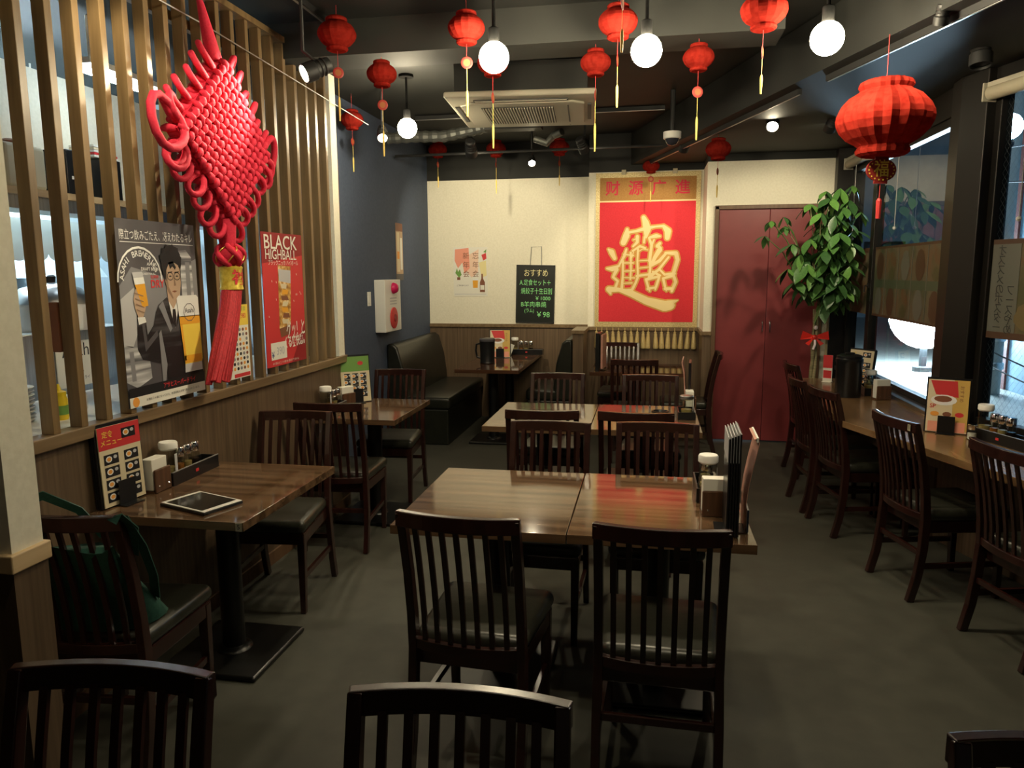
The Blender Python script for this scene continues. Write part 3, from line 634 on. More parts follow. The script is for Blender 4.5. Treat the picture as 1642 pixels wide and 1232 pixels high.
bk = MB().ball((.015, .0, -.49), .060, 16, 10, .78).build('button_knot', cord_m, kn, smooth=60)
for k in range(5):
    for s in (1, -1):
        a0 = 2 * PI * k / 5; pts = []
        for t in range(9):
            u = t / 8; th = PI * (.15 + .7 * u); az = a0 + s * 1.5 * u; r_ = .064
            pts.append((.015 + r_ * math.sin(th) * math.cos(az), r_ * math.sin(th) * math.sin(az), -.49 + r_ * .80 * math.cos(th)))
        MB().tube(pts, .013 if s > 0 else .003, 6).build('wrapped_cord' if s > 0 else 'gold_thread', cord_m if s > 0 else gold_m, bk, smooth=70)
cl = MB().lathe([(.044, -.645), (.052, -.64), (.052, -.635), (.049, -.625), (.049, -.555), (.052, -.545), (.052, -.54), (.044, -.535)], 20, (.015, .005, 0)).build('gold_collar', noisy('yellow_gold_brocade', (.62, .43, .04), (.80, .62, .10), (1, 1, 1), 60, .4, 2, .2, metal=.3), kn, smooth=50)
for a0 in (-.25, .75):
    o = text('福', .07, redpr, cl, 0, 0, 0, 'red_character', bold=.03); a = a0; R_ = .0505
    for v in o.data.vertices:
        th = a + v.co.x / R_; v.co = Vector((.015 + R_ * math.cos(th), .005 + R_ * math.sin(th), -.59 + v.co.y))
ts = MB(); rr = random.Random(5)
for k in range(26):
    a = 2 * PI * k / 26; r0 = .040; x0, y0 = .015 + r0 * math.cos(a) * .8, .005 + r0 * math.sin(a)
    ye = -.16 + .062 * math.sin(a) + rr.uniform(-.01, .01); xe = .02 + .03 * math.cos(a)
    pts = [(x0, y0, -.64)] + [(x0 + (xe - x0) * t, y0 + (ye - y0) * t ** 1.25, -.64 - .385 * t - (.02 * rr.random() if t == 1 else 0)) for t in (.25, .5, .75, 1)]
    ts.tube(pts, [.012, .013, .014, .013, .010], 5)
tag(ts.build('tassel', tass_m, kn, smooth=80), kind='stuff')

# ------------------------------------------------------------------ kitchen behind the screen
struct('wall_kitchen', MB().bb(-3.42, -3.32, 1.36, 5.6, 1.96, 2.68), cream_m, 'cream wall strip above the kitchen hatch')
struct('wall_kitchen_back', MB().bb(-4.6, -4.5, 1.3, 6.5, 0, CEIL), tile_m, 'pale blue lit kitchen wall seen through the slats')
struct('wall_kitchen_side', MB().bb(-4.6, -2.47, 5.6, 5.7, 0, CEIL), tile_m, 'pale kitchen side wall behind the slat screen')
struct('trim_10', MB().bb(-3.34, -3.10, 2.3, 5.4, 1.90, 1.965), steel_m, 'grey metal lintel under the kitchen shelf')
struct('trim_11', MB().bb(-3.32, -3.06, 2.3, 5.4, 1.965, 2.0), pine_m, 'pale wooden kitchen shelf above the hatch')
ws = thing('kitchen_worktop', 'worktop behind the slat screen ledge, white for kitchen light on it', 'worktop', (0, 0, 0))
MB().bb(-2.60, -2.034, 1.5, 4.6, .990, 1.030).build('top', white_m, ws, bevel=.003); MB().bb(-2.58, -2.2, 1.5, 4.6, 0, .990).build('cabinet', steel_m, ws)  # white top run up to the slats, paints kitchen light on the ledge
# bottles, boxes and appliances
mu = thing('mustard_bottle', 'yellow squeeze bottle standing behind the first slats', 'bottle', (-2.17, 2.425, 1.030))
MB().lathe([(.026, 0), (.028, .01), (.028, .075), (.024, .088), (.024, .092)], 16).build('bottle_body', mat('mustard_yellow', (.80, .58, .02), .4), mu, smooth=50)
MB().lathe([(.025, .092), (.025, .105), (.010, .112), (.004, .135)], 14).build('nozzle_cap', MATS['mustard_yellow'], mu, smooth=50)
MB().lathe([(.0286, .02), (.0286, .055)], 16, cap=False).build('green_label', grnpr, mu, smooth=50)
sp = thing('sauce_bottle', 'small pale bottle beside the yellow squeeze bottle', 'bottle', (-2.25, 2.63, 1.030))
MB().lathe([(.02, 0), (.021, .06), (.012, .08), (.012, .09)], 14).build('bottle_body', white_m, sp, smooth=50); MB().lathe([(.014, .09), (.014, .11)], 12).build('cap', orgpr, sp, smooth=50)
for k in range(9):
    tag(MB().lathe([(.03, 0), (.075, .006), (.085, .014), (.082, .016), (.03, .008)], 20, (-2.30, 2.33, 1.030 + k * .0145)).build('plate', gryl if k % 2 else white_m, smooth=40), ['lowest', 'second', 'third', 'fourth', 'fifth', 'sixth', 'seventh', 'eighth', 'topmost'][k] + ' plate from below in the worktop stack', 'plate', 'stacked plates behind the first slat')
bc = thing('beer_cooler', 'stainless beer cooler with white sign behind the slats', 'cooler', (-3.0, 3.55, 0))
MB().bb(-.22, .0, -.42, .42, 0, 1.28).build('cabinet', steel_m, bc, bevel=.008)
sgn = MB().bb(.002, .006, -.20, .10, .98, 1.22).build('sign', paper_m, bc)
for body_, sz, zz, mm in (('Asahi', .10, 1.17, blkpr), ('生', .075, 1.08, blkpr), ('スーパードライ', .022, 1.02, blkpr)):
    o = text(body_, sz, mm, sgn, 0, 0, 0); o.matrix_local = frame((.0075, -.05, zz), (0, 1, 0), (0, 0, 1))
rc = thing('rice_steamer', 'white domed rice steamer standing behind the slats', 'steamer', (-3.12, 3.5, 1.28))
MB().lathe([(.19, 0), (.2, .02), (.2, .13), (.195, .14)], 28).build('pot', white_m, rc, smooth=40); MB().lathe([(.2, .14), (.19, .17), (.14, .22), (.06, .245), (.0, .25)], 28, cap=False).build('lid', alu_m, rc, smooth=60); MB().lathe([(.025, .25), (.03, .28), (.02, .29)], 12).build('knob', black_m, rc, smooth=50)
wb = thing('storage_container', 'clear plastic container wrapped on the kitchen shelf', 'container', (-3.19, 3.40, 2.0))
MB().bb(-.09, .09, -.13, .13, 0, .22).build('tub', mat('milky_plastic', (.62, .58, .44), .3), wb, bevel=.02, seg=3); MB().lathe([(.05, .22), (.06, .235), (.02, .25)], 14).build('lid_knob', brnpr, wb)
for k, (yy, hh, ww) in enumerate(((3.72, .24, .10), (4.02, .23, .16))):
    f_ = thing('file_box', ['tall black file box on the kitchen shelf', 'black rack with white label on the kitchen shelf'][k], 'box', (-3.19, yy, 2.0))
    MB().bb(-.09, .09, -ww / 2, ww / 2, 0, hh).build('box_body', black_m, f_, bevel=.004); MB().bb(.091, .093, -ww * .2, ww * .25, hh * .35, hh * .75 if k else hh * .42).build('label', paper_m, f_)
for k in range(5): tag(MB().bb(-3.27, -3.11, 3.90, 4.10 - .01 * k, 2.232 + k * .014, 2.244 + k * .014).build('paper_stack', (paper_m, redpr, paper_m, beige_pr, paper_m)[k]), ['lowest', 'second', 'third', 'fourth', 'topmost'][k] + ' flat booklet piled on the kitchen shelf rack', 'booklet', 'booklets on the kitchen shelf')
cu = thing('lace_valance', 'pale scalloped lace valance across the kitchen hatch', 'curtain')
mbc = MB(); 
for k in range(14):
    y0 = 3.3 + k * .15; pts = [(y0, 1.90), (y0, 1.70)] + [(y0 + .075 - .075 * math.cos(PI * t / 6), 1.70 - .05 * math.sin(PI * t / 6)) for t in range(1, 6)] + [(y0 + .15, 1.70), (y0 + .15, 1.90)]
    mbc.add([(-3.6, a, b) for a, b in pts] + [(-3.603, a, b) for a, b in pts], [tuple(range(9)), tuple(range(17, 8, -1))])
mbc.build('lace', mat('pale_lace', (.55, .62, .66), .7), cu)
wc = thing('wall_sign', 'small red lettered sign in the kitchen hatch', 'sign', (-4.49, 5.05, 1.83)); MB().bb(0, .004, -.12, .12, -.08, .08).build('board', paper_m, wc); o = text('火の用心', .075, redpr, wc, 0, 0, 0); o.matrix_local = frame((.006, 0, 0), (0, 1, 0), (0, 0, 1))
ho = thing('exhaust_hood', 'grey exhaust hood over the kitchen range', 'hood', (-4.15, 4.2, 1.55))
MB().add([(-.35, -.6, 0), (.35, -.6, 0), (.35, .6, 0), (-.35, .6, 0), (-.3, -.4, .5), (.1, -.4, .5), (.1, .4, .5), (-.3, .4, .5)], [(3, 2, 1, 0), (4, 5, 6, 7), (0, 1, 5, 4), (1, 2, 6, 5), (2, 3, 7, 6), (3, 0, 4, 7)]).build('canopy', tile_m, ho)
kr = thing('kitchen_range', 'stainless kitchen range under the hood', 'range', (-4.15, 4.2, 0)); MB().bb(-.34, .3, -.6, .6, 0, .85).build('cabinet', steel_m, kr, bevel=.01); MB().bb(-.34, .3, -.6, .6, .85, .88).build('hob', black_m, kr)
for k, (lx, ly, ll) in enumerate(((-3.9, 3.9, 1.2), (-2.9, 3.9, .6))):
    kf = thing('tube_light', ['white fluorescent tube on the kitchen ceiling', 'white fluorescent tube glimpsed between the slats'][k], 'light', (lx, ly, 2.62 if k else 2.5))
    MB().bb(-.05, .05, -ll / 2, ll / 2, .03, .06).build('batten', white_m, kf); MB().tube([(0, -ll / 2, 0), (0, ll / 2, 0)], .016, 10).build('tube', emis('cool_tube' if k == 0 else 'cool_tube_small', (.72, .90, 1.0), 450 if k == 0 else 40), kf)
    MB().tube([(0, -ll * .4, .06), (0, -ll * .4, (.4 if k == 0 else .28))], .006, 6).build('rod', white_m, kf); MB().tube([(0, ll * .4, .06), (0, ll * .4, (.4 if k == 0 else .28))], .006, 6).build('rod', white_m, kf)

# ------------------------------------------------------------------ lamps
bulb_em = emis('bulb_glow', WARM, BULB_L)
BULBS = [((-.690, 3.40, 2.505), 'glowing globe bulb left of the middle under the ceiling beam'), ((-.030, 3.43, 2.505), 'glowing globe bulb in the middle below the ceiling beam'),
         ((.694, 3.40, 2.505), 'glowing globe bulb on the right near the soffit edge'), ((-1.650, 5.12, 2.55), 'glowing globe bulb near the navy wall')]
for (p, lab) in BULBS:
    t = thing('globe_bulb', lab, 'lamp', p, 0, 'glowing globe bulbs on the ceiling')
    MB().ball((0, 0, 0), .066, 22, 14).build('globe', bulb_em, t, smooth=80)
    MB().lathe([(.022, .062), (.024, .07), (.024, .12), (.018, .125)], 16).build('socket', sock_m, t, smooth=40)
    MB().tube([(0, 0, .12), (0, 0, CEIL - p[2] - .012)], .008, 8).lathe([(.05, CEIL - p[2] - .018), (.05, CEIL - p[2] - .001)], 18).build('ceiling_stem', sock_m, t)

def spotlight(loc, aim, label, W=60, size=35, lens=True, r=.045, ln=.14, on=True, mount=None, blend=.6):
    d = (Vector(aim) - Vector(loc)).normalized(); q = d.to_track_quat('-Z', 'Y'); M = Matrix.Translation(loc) @ q.to_matrix().to_4x4()
    t = thing('track_spotlight', label, 'spotlight', M=M, group='black track spotlights')
    MB().lathe([(r * .55, ln), (r * .8, ln * .95), (r * .85, ln * .45), (r, ln * .4), (r, 0), (r * .86, 0), (r * .84, .012)], 20, cap=False).lathe([(r * .55, ln), (.0001, ln)], 20, cap=False).build('housing', matblk_m, t, smooth=40)
    for k in (.55, .7): MB().lathe([(r * .86, ln * k), (r * .93, ln * k + .004), (r * .86, ln * k + .010)], 20, cap=False).build('cooling_ring', matblk_m, t, smooth=40)
    MB().lathe([(.0001, .014), (r * .86, .014)], 20, cap=False).build('lens', emis('lens_%d' % len(MATS), WARM, 120.0) if on else black_m, t)
    inv = M.inverted(); top = mount or (loc[0], loc[1], CEIL - .035)
    back = Vector((0, 0, ln * .7))
    MB().tube([back, inv @ Vector((top[0], top[1], (M @ back).z + .06)), inv @ Vector(top)], .009, 8).build('yoke', matblk_m, t)
    if on:
        l = bpy.data.lights.new('spot_lamp', 'SPOT'); l.energy = W * SPOT_W; l.color = WARM; l.spot_size = math.radians(size); l.spot_blend = blend; l.shadow_soft_size = .03
        lo = bpy.data.objects.new('spot_lamp', l); COL.objects.link(lo); lo.parent = t; lo.location = (0, 0, -.004)
    return t
# knot and poster spotlight (its lens faces the knot), top-left spotlight above the slats
spotlight((-1.58, 3.385, 2.477), (-1.84, 3.14, 2.31), 'lit black spotlight aimed at the red knot', 70, 64)
spotlight((-1.62, 2.30, 2.72), (-2.00, 2.78, 2.05), 'lit spotlight above the frame shining down the slats', 30, 70)
spotlight((-1.93, 5.40, 2.54), (-1.2, 3.4, .7), 'lit spotlight glaring beside the navy wall', 22, 60, r=.04)
spotlight((-1.06, 6.90, 2.54), (-.55, 4.2, .7), 'small lit spotlight glaring in front of the booth wall', 18, 60, r=.035)
spotlight((-1.50, 6.40, 2.56), (-1.72, 7.93, 1.6), 'black spotlight hanging left of the small lantern row', 62, 95, r=.052, ln=.17)
spotlight((.26, 6.60, 2.57), (-.02, 7.6, 1.7), 'black spotlight beside the security camera', 31, 75, r=.045)
spotlight((-.55, 6.50, 2.57), (-.15, 7.6, 1.6), 'black spotlight right of the small lantern row', 28, 80, r=.045)
spotlight((.82, 5.62, 2.555), (.35, 3.4, .7), 'lit spotlight glaring on the soffit before the closet wall', 22, 60, r=.045, mount=(.82, 5.62, 2.6))
spotlight((1.52, 4.05, 2.52), (1.45, 3.7, .7), 'dark curved spotlight on the soffit above the counter', 26, 70, mount=(1.52, 4.05, 2.6), r=.05, on=False)
spotlight((1.15, 3.50, 2.56), (1.2, 4.4, .7), 'small lit spotlight at the soffit edge', 10, 60, mount=(1.15, 3.50, 2.6), r=.03, ln=.08)
spotlight((-.55, 1.7, 2.72), (-.50, 2.9, .7), 'spotlight above the frame lighting the near table', 30, 62)
spotlight((.35, 1.6, 2.72), (.15, 2.8, .7), 'spotlight above the frame lighting the right half of the near table', 26, 62)
spotlight((1.22, 5.75, 2.54), (1.05, 7.1, 1.45), 'added black spotlight lighting the closet wall from the soffit', 44, 85, r=.04, mount=(1.22, 5.75, 2.6))  # extra lamp, added to light the closet wall and doors
spotlight((-.45, 1.10, 2.75), (-1.36, 1.30, 1.75), 'added spotlight above the frame brightening the cream partition', 16, 50)  # unseen lamp, added to brighten the partition end
# tracks
def track(name, a, b, label, wd=.035):
    a = Vector(a); b = Vector(b); d = b - a; R = Matrix.Rotation(math.atan2(d.y, d.x), 3, 'Z'); c = (a + b) / 2
    t = thing(name, label, 'track', c)
    MB().box((0, 0, 0), (d.length, wd, .03), R).build('rail', matblk_m, t); MB().box((0, 0, -.0165), (d.length, wd * .35, .003), R).build('slot', alu_m, t)
track('lighting_track', (-1.70, 1.6, CEIL - .017), (-1.70, 4.0, CEIL - .017), 'black lighting track above the slat screen')
track('lighting_track', (-2.0, 6.45, CEIL - .017), (.1, 6.45, CEIL - .017), 'black lighting track in front of the back wall')
e0 = Vector((.41, 5.84, 2.585)); ed = Vector((.30, -.954, 0))
track('lighting_track', e0 + ed * -1.6 + Vector((.06, .02, 0)), e0 + ed * 1.2 + Vector((.06, .02, 0)), 'far thin lighting track along the soffit edge', .025)
track('lighting_track', e0 + ed * 1.5 + Vector((.06, .02, 0)), e0 + ed * 4.2 + Vector((.06, .02, 0)), 'near thin lighting track along the soffit edge', .025)

# ------------------------------------------------------------------ ceiling air conditioner
ac = thing('air_conditioner', 'cream ceiling cassette air conditioner with slotted grille', 'air conditioner', (-.85, 5.26, 2.635), math.radians(4.5))
MB().bb(-.42, .42, -.42, .42, .05, .24).build('casing', beam_m, ac)
MB().prism([(-.475, -.50), (.475, -.50), (.475, .50), (-.475, .50)], .012, .05).build('panel', offw_m, ac, bevel=.012, seg=3)
MB().prism([(-.40, -.30), (-.33, -.36), (.33, -.36), (.40, -.30), (.40, .30), (.33, .36), (-.33, .36), (-.40, .30)], -.004, .012).build('inner_panel', offw_m, ac, bevel=.006)
g = MB().bb(-.27, .20, -.26, .26, -.008, -.003).build('grille', grill_m, ac)
for k in range(26): MB().bb(-.262 + k * .018, -.262 + k * .018 + .008, -.255, .255, -.014, -.006).build('grille_slat', offw_m, g)
for (a, b, c, d) in ((-.30, .30, -.415, -.375), (-.30, .30, .375, .415)):
    v = MB().bb(a, b, c, d, .005, .013).build('air_outlet', grill_m, ac); MB().bb(a + .01, b - .01, c + .008, d - .008, .001, .006).build('flap', offw_m, v)
for (a, b) in ((-.445, -.42), (.42, .445)):
    v = MB().bb(a, b, -.24, .24, .005, .013).build('air_outlet', grill_m, ac)
MB().bb(.29, .30, -.28, .26, -.006, -.003).build('seam', grill_m, ac)
for sx in (-.38, .38):
    for sy in (-.38, .38): MB().tube([(sx, sy, .2), (sx, sy, CEIL - 2.655)], .006, 6).build('hanging_rod', alu_m, ac)
du = thing('flexible_duct', 'silver flexible duct running behind the air conditioner', 'duct')
pts = [(-2.2, 6.30, 2.70), (-1.95, 6.28, 2.70), (-1.7, 6.25, 2.69), (-1.45, 6.2, 2.72), (-1.25, 6.12, 2.74), (-1.1, 5.9, 2.76)]
P2 = []
for i in range(len(pts) - 1):
    for t in range(6): P2.append(Vector(pts[i]).lerp(Vector(pts[i + 1]), t / 6))
MB().tube(P2, [.042 if i % 2 else .050 for i in range(len(P2))], 12).build('hose', mat('duct_foil', (.16, .165, .15), .5, .6), du, smooth=20)
MB().bb(-1.3, -.85, 5.98, 6.12, 2.68, 2.78).build('drain_box', beam_m, du); MB().tube([(-1.45, 6.2, 2.72), (-1.45, 6.2, CEIL)], .006, 6).build('hanger', alu_m, du)
MB().tube([(-.95, 6.35, 2.66), (-.85, 6.33, 2.62), (-.80, 6.36, 2.68), (-.72, 6.3, 2.7)], .03, 10).build('elbow', MATS['duct_foil'], du, smooth=40)
tag(MB().tube([(-2.3, 6.75, 2.62), (.3, 6.70, 2.63)], .012, 8).build('conduit_pipe', matblk_m), 'thin dark conduit crossing in front of the back wall', 'pipe')
# security camera
dc = thing('security_camera', 'white dome security camera under the soffit edge', 'camera', (.15, 5.93, 2.60))
MB().lathe([(.066, 0), (.066, -.045), (.060, -.05)], 24).build('base', white_m, dc, smooth=40); MB().tube([(0, 0, 0), (0, 0, CEIL - 2.60)], .02, 10).build('stem', matblk_m, dc); MB().lathe([(.052, -.05), (.048, -.07), (.033, -.092), (.0001, -.10)], 22, cap=False).build('dome', mat('smoked_dome', (.03, .03, .04), .05), dc, smooth=80)
# dark ceiling speaker arm on the soffit, top right
# ------------------------------------------------------------------ lanterns
def lantern(loc, R_, top, label, tagz=-.2, tagface=0.0, tassel=.42, group='small red paper lanterns', seedk=0, big=False, edge=False):
    t = thing('paper_lantern', label, 'lantern', loc, random.uniform(0, 3), group)
    s = R_ / .0975
    prof = [(.030, .080), (.044, .081), (.053, .076), (.055, .068), (.050, .060), (.056, .055), (.074, .044), (.088, .028), (.0955, .012), (.0975, 0), (.0955, -.012), (.088, -.028), (.074, -.044), (.056, -.055), (.050, -.060), (.055, -.068), (.053, -.076), (.044, -.081), (.030, -.080)]
    if big: prof = [(r_, z * .96) for r_, z in prof]
    MB().lathe([(r_ * s, z * s) for r_, z in prof], 32 if not big else 36, pleat=.03 if not big else .06).build('paper_body', lant_m if big else lant_s, t)
    MB().tube([(0, 0, top - loc[2]), (0, 0, .08 * s)], .0012 if not big else .002, 4).build('string', red_thread, t)
    tz = tagz
    rz = tagface - t.rotation_euler[2]
    k = .028 if not big else .072
    if big:
        tg = MB().lathe([(.0001, -.004), (k, -.004), (k, .004), (.0001, .004)], 20, cap=False)
        tg.xf(Matrix.Rotation(rz, 4, 'Z') @ Matrix.Diagonal((1, 1, .72, 1)) @ Matrix.Rotation(PI / 2, 4, 'X')); tg.xf(Matrix.Translation((0, 0, tz)))
        tgo = tg.build('tag', lant_tag, t)
        br = MB().bb(-.032, .032, -.004, .004, tz + .046, tz + .060).bb(-.032, .032, -.004, .004, tz - .060, tz - .046).xf(Matrix.Translation((0, 0, 0)) @ Matrix.Rotation(rz, 4, 'Z')).build('tag_edge', lant_tag, tgo)
        o = text('福', .075, yelpr, tgo, 0, 0, 0, bold=.01); o.matrix_local = Matrix.Translation((0, 0, tz)) @ Matrix.Rotation(rz, 4, 'Z') @ frame((0, -.0052, 0), (1, 0, 0), (0, 0, 1))
        for q in range(18):
            a = 2 * PI * q / 18; o = MB().disc(0, 0, .004, .004, 0, 6).build('gold_dot', yelpr, tgo); o.matrix_local = Matrix.Translation((0, 0, tz)) @ Matrix.Rotation(rz, 4, 'Z') @ frame((.060 * math.cos(a), -.0052, .043 * math.sin(a)), (1, 0, 0), (0, 0, 1))
    else:
        tg = MB().lathe([(.0001, -.002), (k * .8, -.002), (k, 0), (k * .8, .002), (.0001, .002)], 16, cap=False); tg.xf(Matrix.Translation((0, 0, tz)) @ Matrix.Rotation(rz, 4, 'Z') @ Matrix.Rotation(PI / 2, 4, 'X')); tgo = tg.build('tag', lant_tag, t)
        for fl_ in (0, PI):
            o = MB().disc(0, 0, .016, .016, 0, 12).build('gold_mark', tag_gold, tgo); o.matrix_local = Matrix.Translation((0, 0, tz)) @ Matrix.Rotation(rz + fl_, 4, 'Z') @ frame((0, -.0028, 0), (1, 0, 0), (0, 0, 1))
    MB().tube([(0, 0, -.08 * s), (0, 0, tz + k * (.7 if big else .9))], .0012, 4).build('link_cord', red_thread, t)
    tm = red_thread if big else yel_thread; e = -tassel
    a = tz - k * (.7 if big else .9); mid = a + (e - a) * .45
    MB().tube([(0, 0, a), (0, 0, mid)], .0014, 4).build('tassel_cord', tm, t)
    MB().tube([(0, 0, mid), (0, 0, mid + (e - mid) * .12), (0, 0, mid + (e - mid) * .3), (0, 0, e)], [.003, .006, .0065, .004] if not big else [.006, .012, .012, .010], 7).build('tassel', tm, t)
    return t
FC = 0.18   # tags turned roughly to the room
LN = [((-1.574, 3.774, 2.762), .0975, 'red lantern nearest the slat screen top', -.185, .45, .42), ((-1.441, 4.05, 2.632), .082, 'red lantern between the slat screen and the navy wall bulb', -.16, .3, .43),
      ((-.866, 3.62, 2.704), .088, 'red lantern half hidden left of the middle globe bulb', -.155, .2, .40), ((-.806, 3.935, 2.625), .080, 'red lantern directly behind the left globe bulb', -.17, 1.5, .42),
      ((-2.22, 5.55, 2.71), .088, 'red lantern by the navy wall beside the cream end post', -.16, 1.5, .38), ((-2.05, 7.3, 2.755), .0925, 'leftmost red lantern of the far row before the booth wall', -.14, 1.45, .36),
      ((-1.47, 7.3, 2.745), .0955, 'bright red lantern in the middle of the far row before the booth wall', -.15, 1.5, .42), ((-.865, 7.37, 2.75), .0945, 'rightmost red lantern of the far row before the booth wall', -.15, 1.3, .36),
      ((.0, 7.42, 2.555), .080, 'red lantern hanging over the top of the gold scroll', -.12, .3, .33), ((.502, 6.097, 2.49), .0975, 'red lantern hanging in front of the cream closet wall', -.165, 1.2, .36),
      ((-.291, 4.05, 2.63), .079, 'red lantern left of the middle globe bulb before the beam shadow', -.16, 1.5, .44), ((.223, 4.06, 2.63), .079, 'red lantern right of the middle globe bulb', -.165, .25, .40),
      ((-.165, 3.71, 2.715), .0925, 'red lantern at the picture top left of the middle globe bulb', -.17, 1.5, .38), ((.456, 3.496, 2.66), .0985, 'red lantern at the picture top with a narrow tag', -.17, 1.3, .34)]
for k, (p, r_, lab, tz, tf, tl) in enumerate(LN):
    lantern(p, r_, 2.72 if 3.97 < p[1] < 4.27 else CEIL if p[0] < .38 + (5.84 - p[1]) * .31 and p[1] < 7.4 else (2.6 if p[1] < 7.3 else CEIL), lab, tz, tf, tl)
lantern((-.12, 3.05, 2.93 - .2), .0975, CEIL, 'red lantern just above the picture top with a dangling gold tassel', -.15, 1.4, .33)
lantern((1.025, 3.738, 2.243), .205, 2.6, 'large red honeycomb lantern in front of the window', -.225, .28, .44, None, big=True)

# ------------------------------------------------------------------ chairs
def make_chair():
    t = thing('dining_chair', 'x', 'chair')
    path = [(-.245, 0), (-.215, .12), (-.198, .25), (-.190, .40), (-.200, .52), (-.222, .66), (-.250, .78), (-.272, .865)]
    def yz(z):
        for (y0, z0), (y1, z1) in zip(path, path[1:]):
            if z <= z1: return y0 + (y1 - y0) * (z - z0) / (z1 - z0)
        return path[-1][0]
    for s in (-1, 1):
        MB().sweep([(s * (.176 if z > .3 else .18), y, z) for y, z in path], .027, [.036, .038, .040, .042, .036, .032, .030, .028]).build('back_post', chair_m, t, bevel=.003)
        MB().sweep([(s * .170, .192, 0), (s * .172, .188, .2), (s * .173, .186, .385)], [.026, .032, .036], [.026, .032, .036]).build('front_leg', chair_m, t, bevel=.003)
        MB().sweep([(s * .177, -.205, .175), (s * .173, .185, .175)], .016, .024).build('side_stretcher', chair_m, t)
    def rail(z, hw, bul, y0, d, h, nm):
        MB().railx([(hw * u / 6, y0 - bul * (1 - (u / 6) ** 2), z) for u in range(-6, 7)], d, h).build(nm, chair_m, t, bevel=.003)
    rail(.846, .189, .030, yz(.846) - .002, .024, .048, 'top_rail')
    rail(.415, .168, .026, yz(.415) - .004, .022, .034, 'lower_rail')
    rail(.235, .168, .0, yz(.235), .016, .026, 'rear_stretcher')
    for k in range(7):
        x = -.132 + k * .044; bu = 1 - (x / .18) ** 2
        MB().sweep([(x, yz(z) - .028 * bu, z) for z in (.42, .52, .62, .72, .83)], .0165, .010).build('slat', chair_m, t)
    MB().prism([(-.172, -.178), (.172, -.178), (.190, .205), (-.190, .205)], .335, .392).build('seat_frame', chair_m, t, bevel=.004)
    o = MB().prism([(-.178, -.180), (.178, -.180), (.200, .220), (-.200, .220)], .388, .452).build('seat_cushion', seat_m, t, bevel=.030, seg=5)
    o.data.polygons.foreach_set('use_smooth', [True] * len(o.data.polygons))
    return t
proto = make_chair(); first = True
def chair(bx, by, rot, label, group):
    global first
    r = math.radians(rot); c = (bx - math.sin(r) * .285, by + math.cos(r) * .285, 0)
    if first:
        first = False; proto.location = c; proto.rotation_euler = (0, 0, r); proto['label'] = label; proto['group'] = group; return proto
    return dup(proto, c, r, label, group)
GC = 'dark mahogany chairs in the dining room'
chair(-.539, 2.033, -4, 'dark slat-back chair at the left front of the near table, back to camera', GC)
chair(.049, 2.026, -1.3, 'dark slat-back chair at the right front of the near table, back to camera', GC)
chair(-.300, 1.14, 182.8, 'dark slat-back chair cut off by the middle of the picture bottom', GC)
chair(-.935, 1.115, 185, 'dark slat-back chair at the lower left corner in front of the bag chair', GC)
chair(.655, 1.160, 180, 'dark slat-back chair barely showing at the lower right corner', GC)
chair(-.442, 3.460, 179, 'dark slat-back chair at the left far side of the near table', GC)
chair(.055, 3.50, 180, 'dark slat-back chair at the right far side of the near table', GC)
chair(-.525, 3.735, 3, 'dark slat-back chair at the left front of the second table', GC)
chair(-.050, 3.745, -1.7, 'dark slat-back chair at the right front of the second table', GC)
chair(-.610, 5.171, 179, 'dark slat-back chair at the left far side of the second table', GC)
chair(.026, 5.165, 180, 'dark slat-back chair at the right far side of the second table', GC)
chair(-1.715, 3.775, 5, 'dark slat-back chair in front of the table with the green menu', GC)
chair(-1.770, 3.530, 186, 'dark slat-back chair behind the table numbered 5', GC)
chair(-1.780, 5.222, 184, 'dark slat-back chair behind the table with the green menu, before the navy wall', GC)
chair(-1.700, 1.850, 5, 'dark slat-back chair holding the green bag in front of table 5', GC)
chair(-.100, 6.047, 0, 'dark slat-back chair in front of the scroll table', GC)
chair(-.265, 7.540, 180, 'dark slat-back chair under the gold scroll tassels', GC)
chair(.625, 6.72, 90, 'dark chair seen side-on beside the maroon doors', GC)
chA = chair(1.175, 3.835, -76.4, 'dark counter chair with a small 5 label on its top rail', GC)
chair(1.395, 3.215, -75, 'dark counter chair cut off by the right picture edge', GC)
chair(1.030, 4.690, -78, 'dark counter chair facing the black ice bucket', GC)
chair(.965, 5.160, -86, 'second counter chair from the maroon doors', GC)
chair(1.075, 6.00, -85, 'dark counter chair nearest the maroon doors', GC)
# number sticker on the counter chair
st = MB().rect(-.011, .011, -.015, .015).build('number_sticker', mat('yellowed_sticker', (.42, .38, .26), .5), chA); st.matrix_local = frame((.158, -.294, .846), (1, 0, 0), (0, 0, 1))
text('5', .026, blkpr, st, 0, 0, .0006, bold=.01)

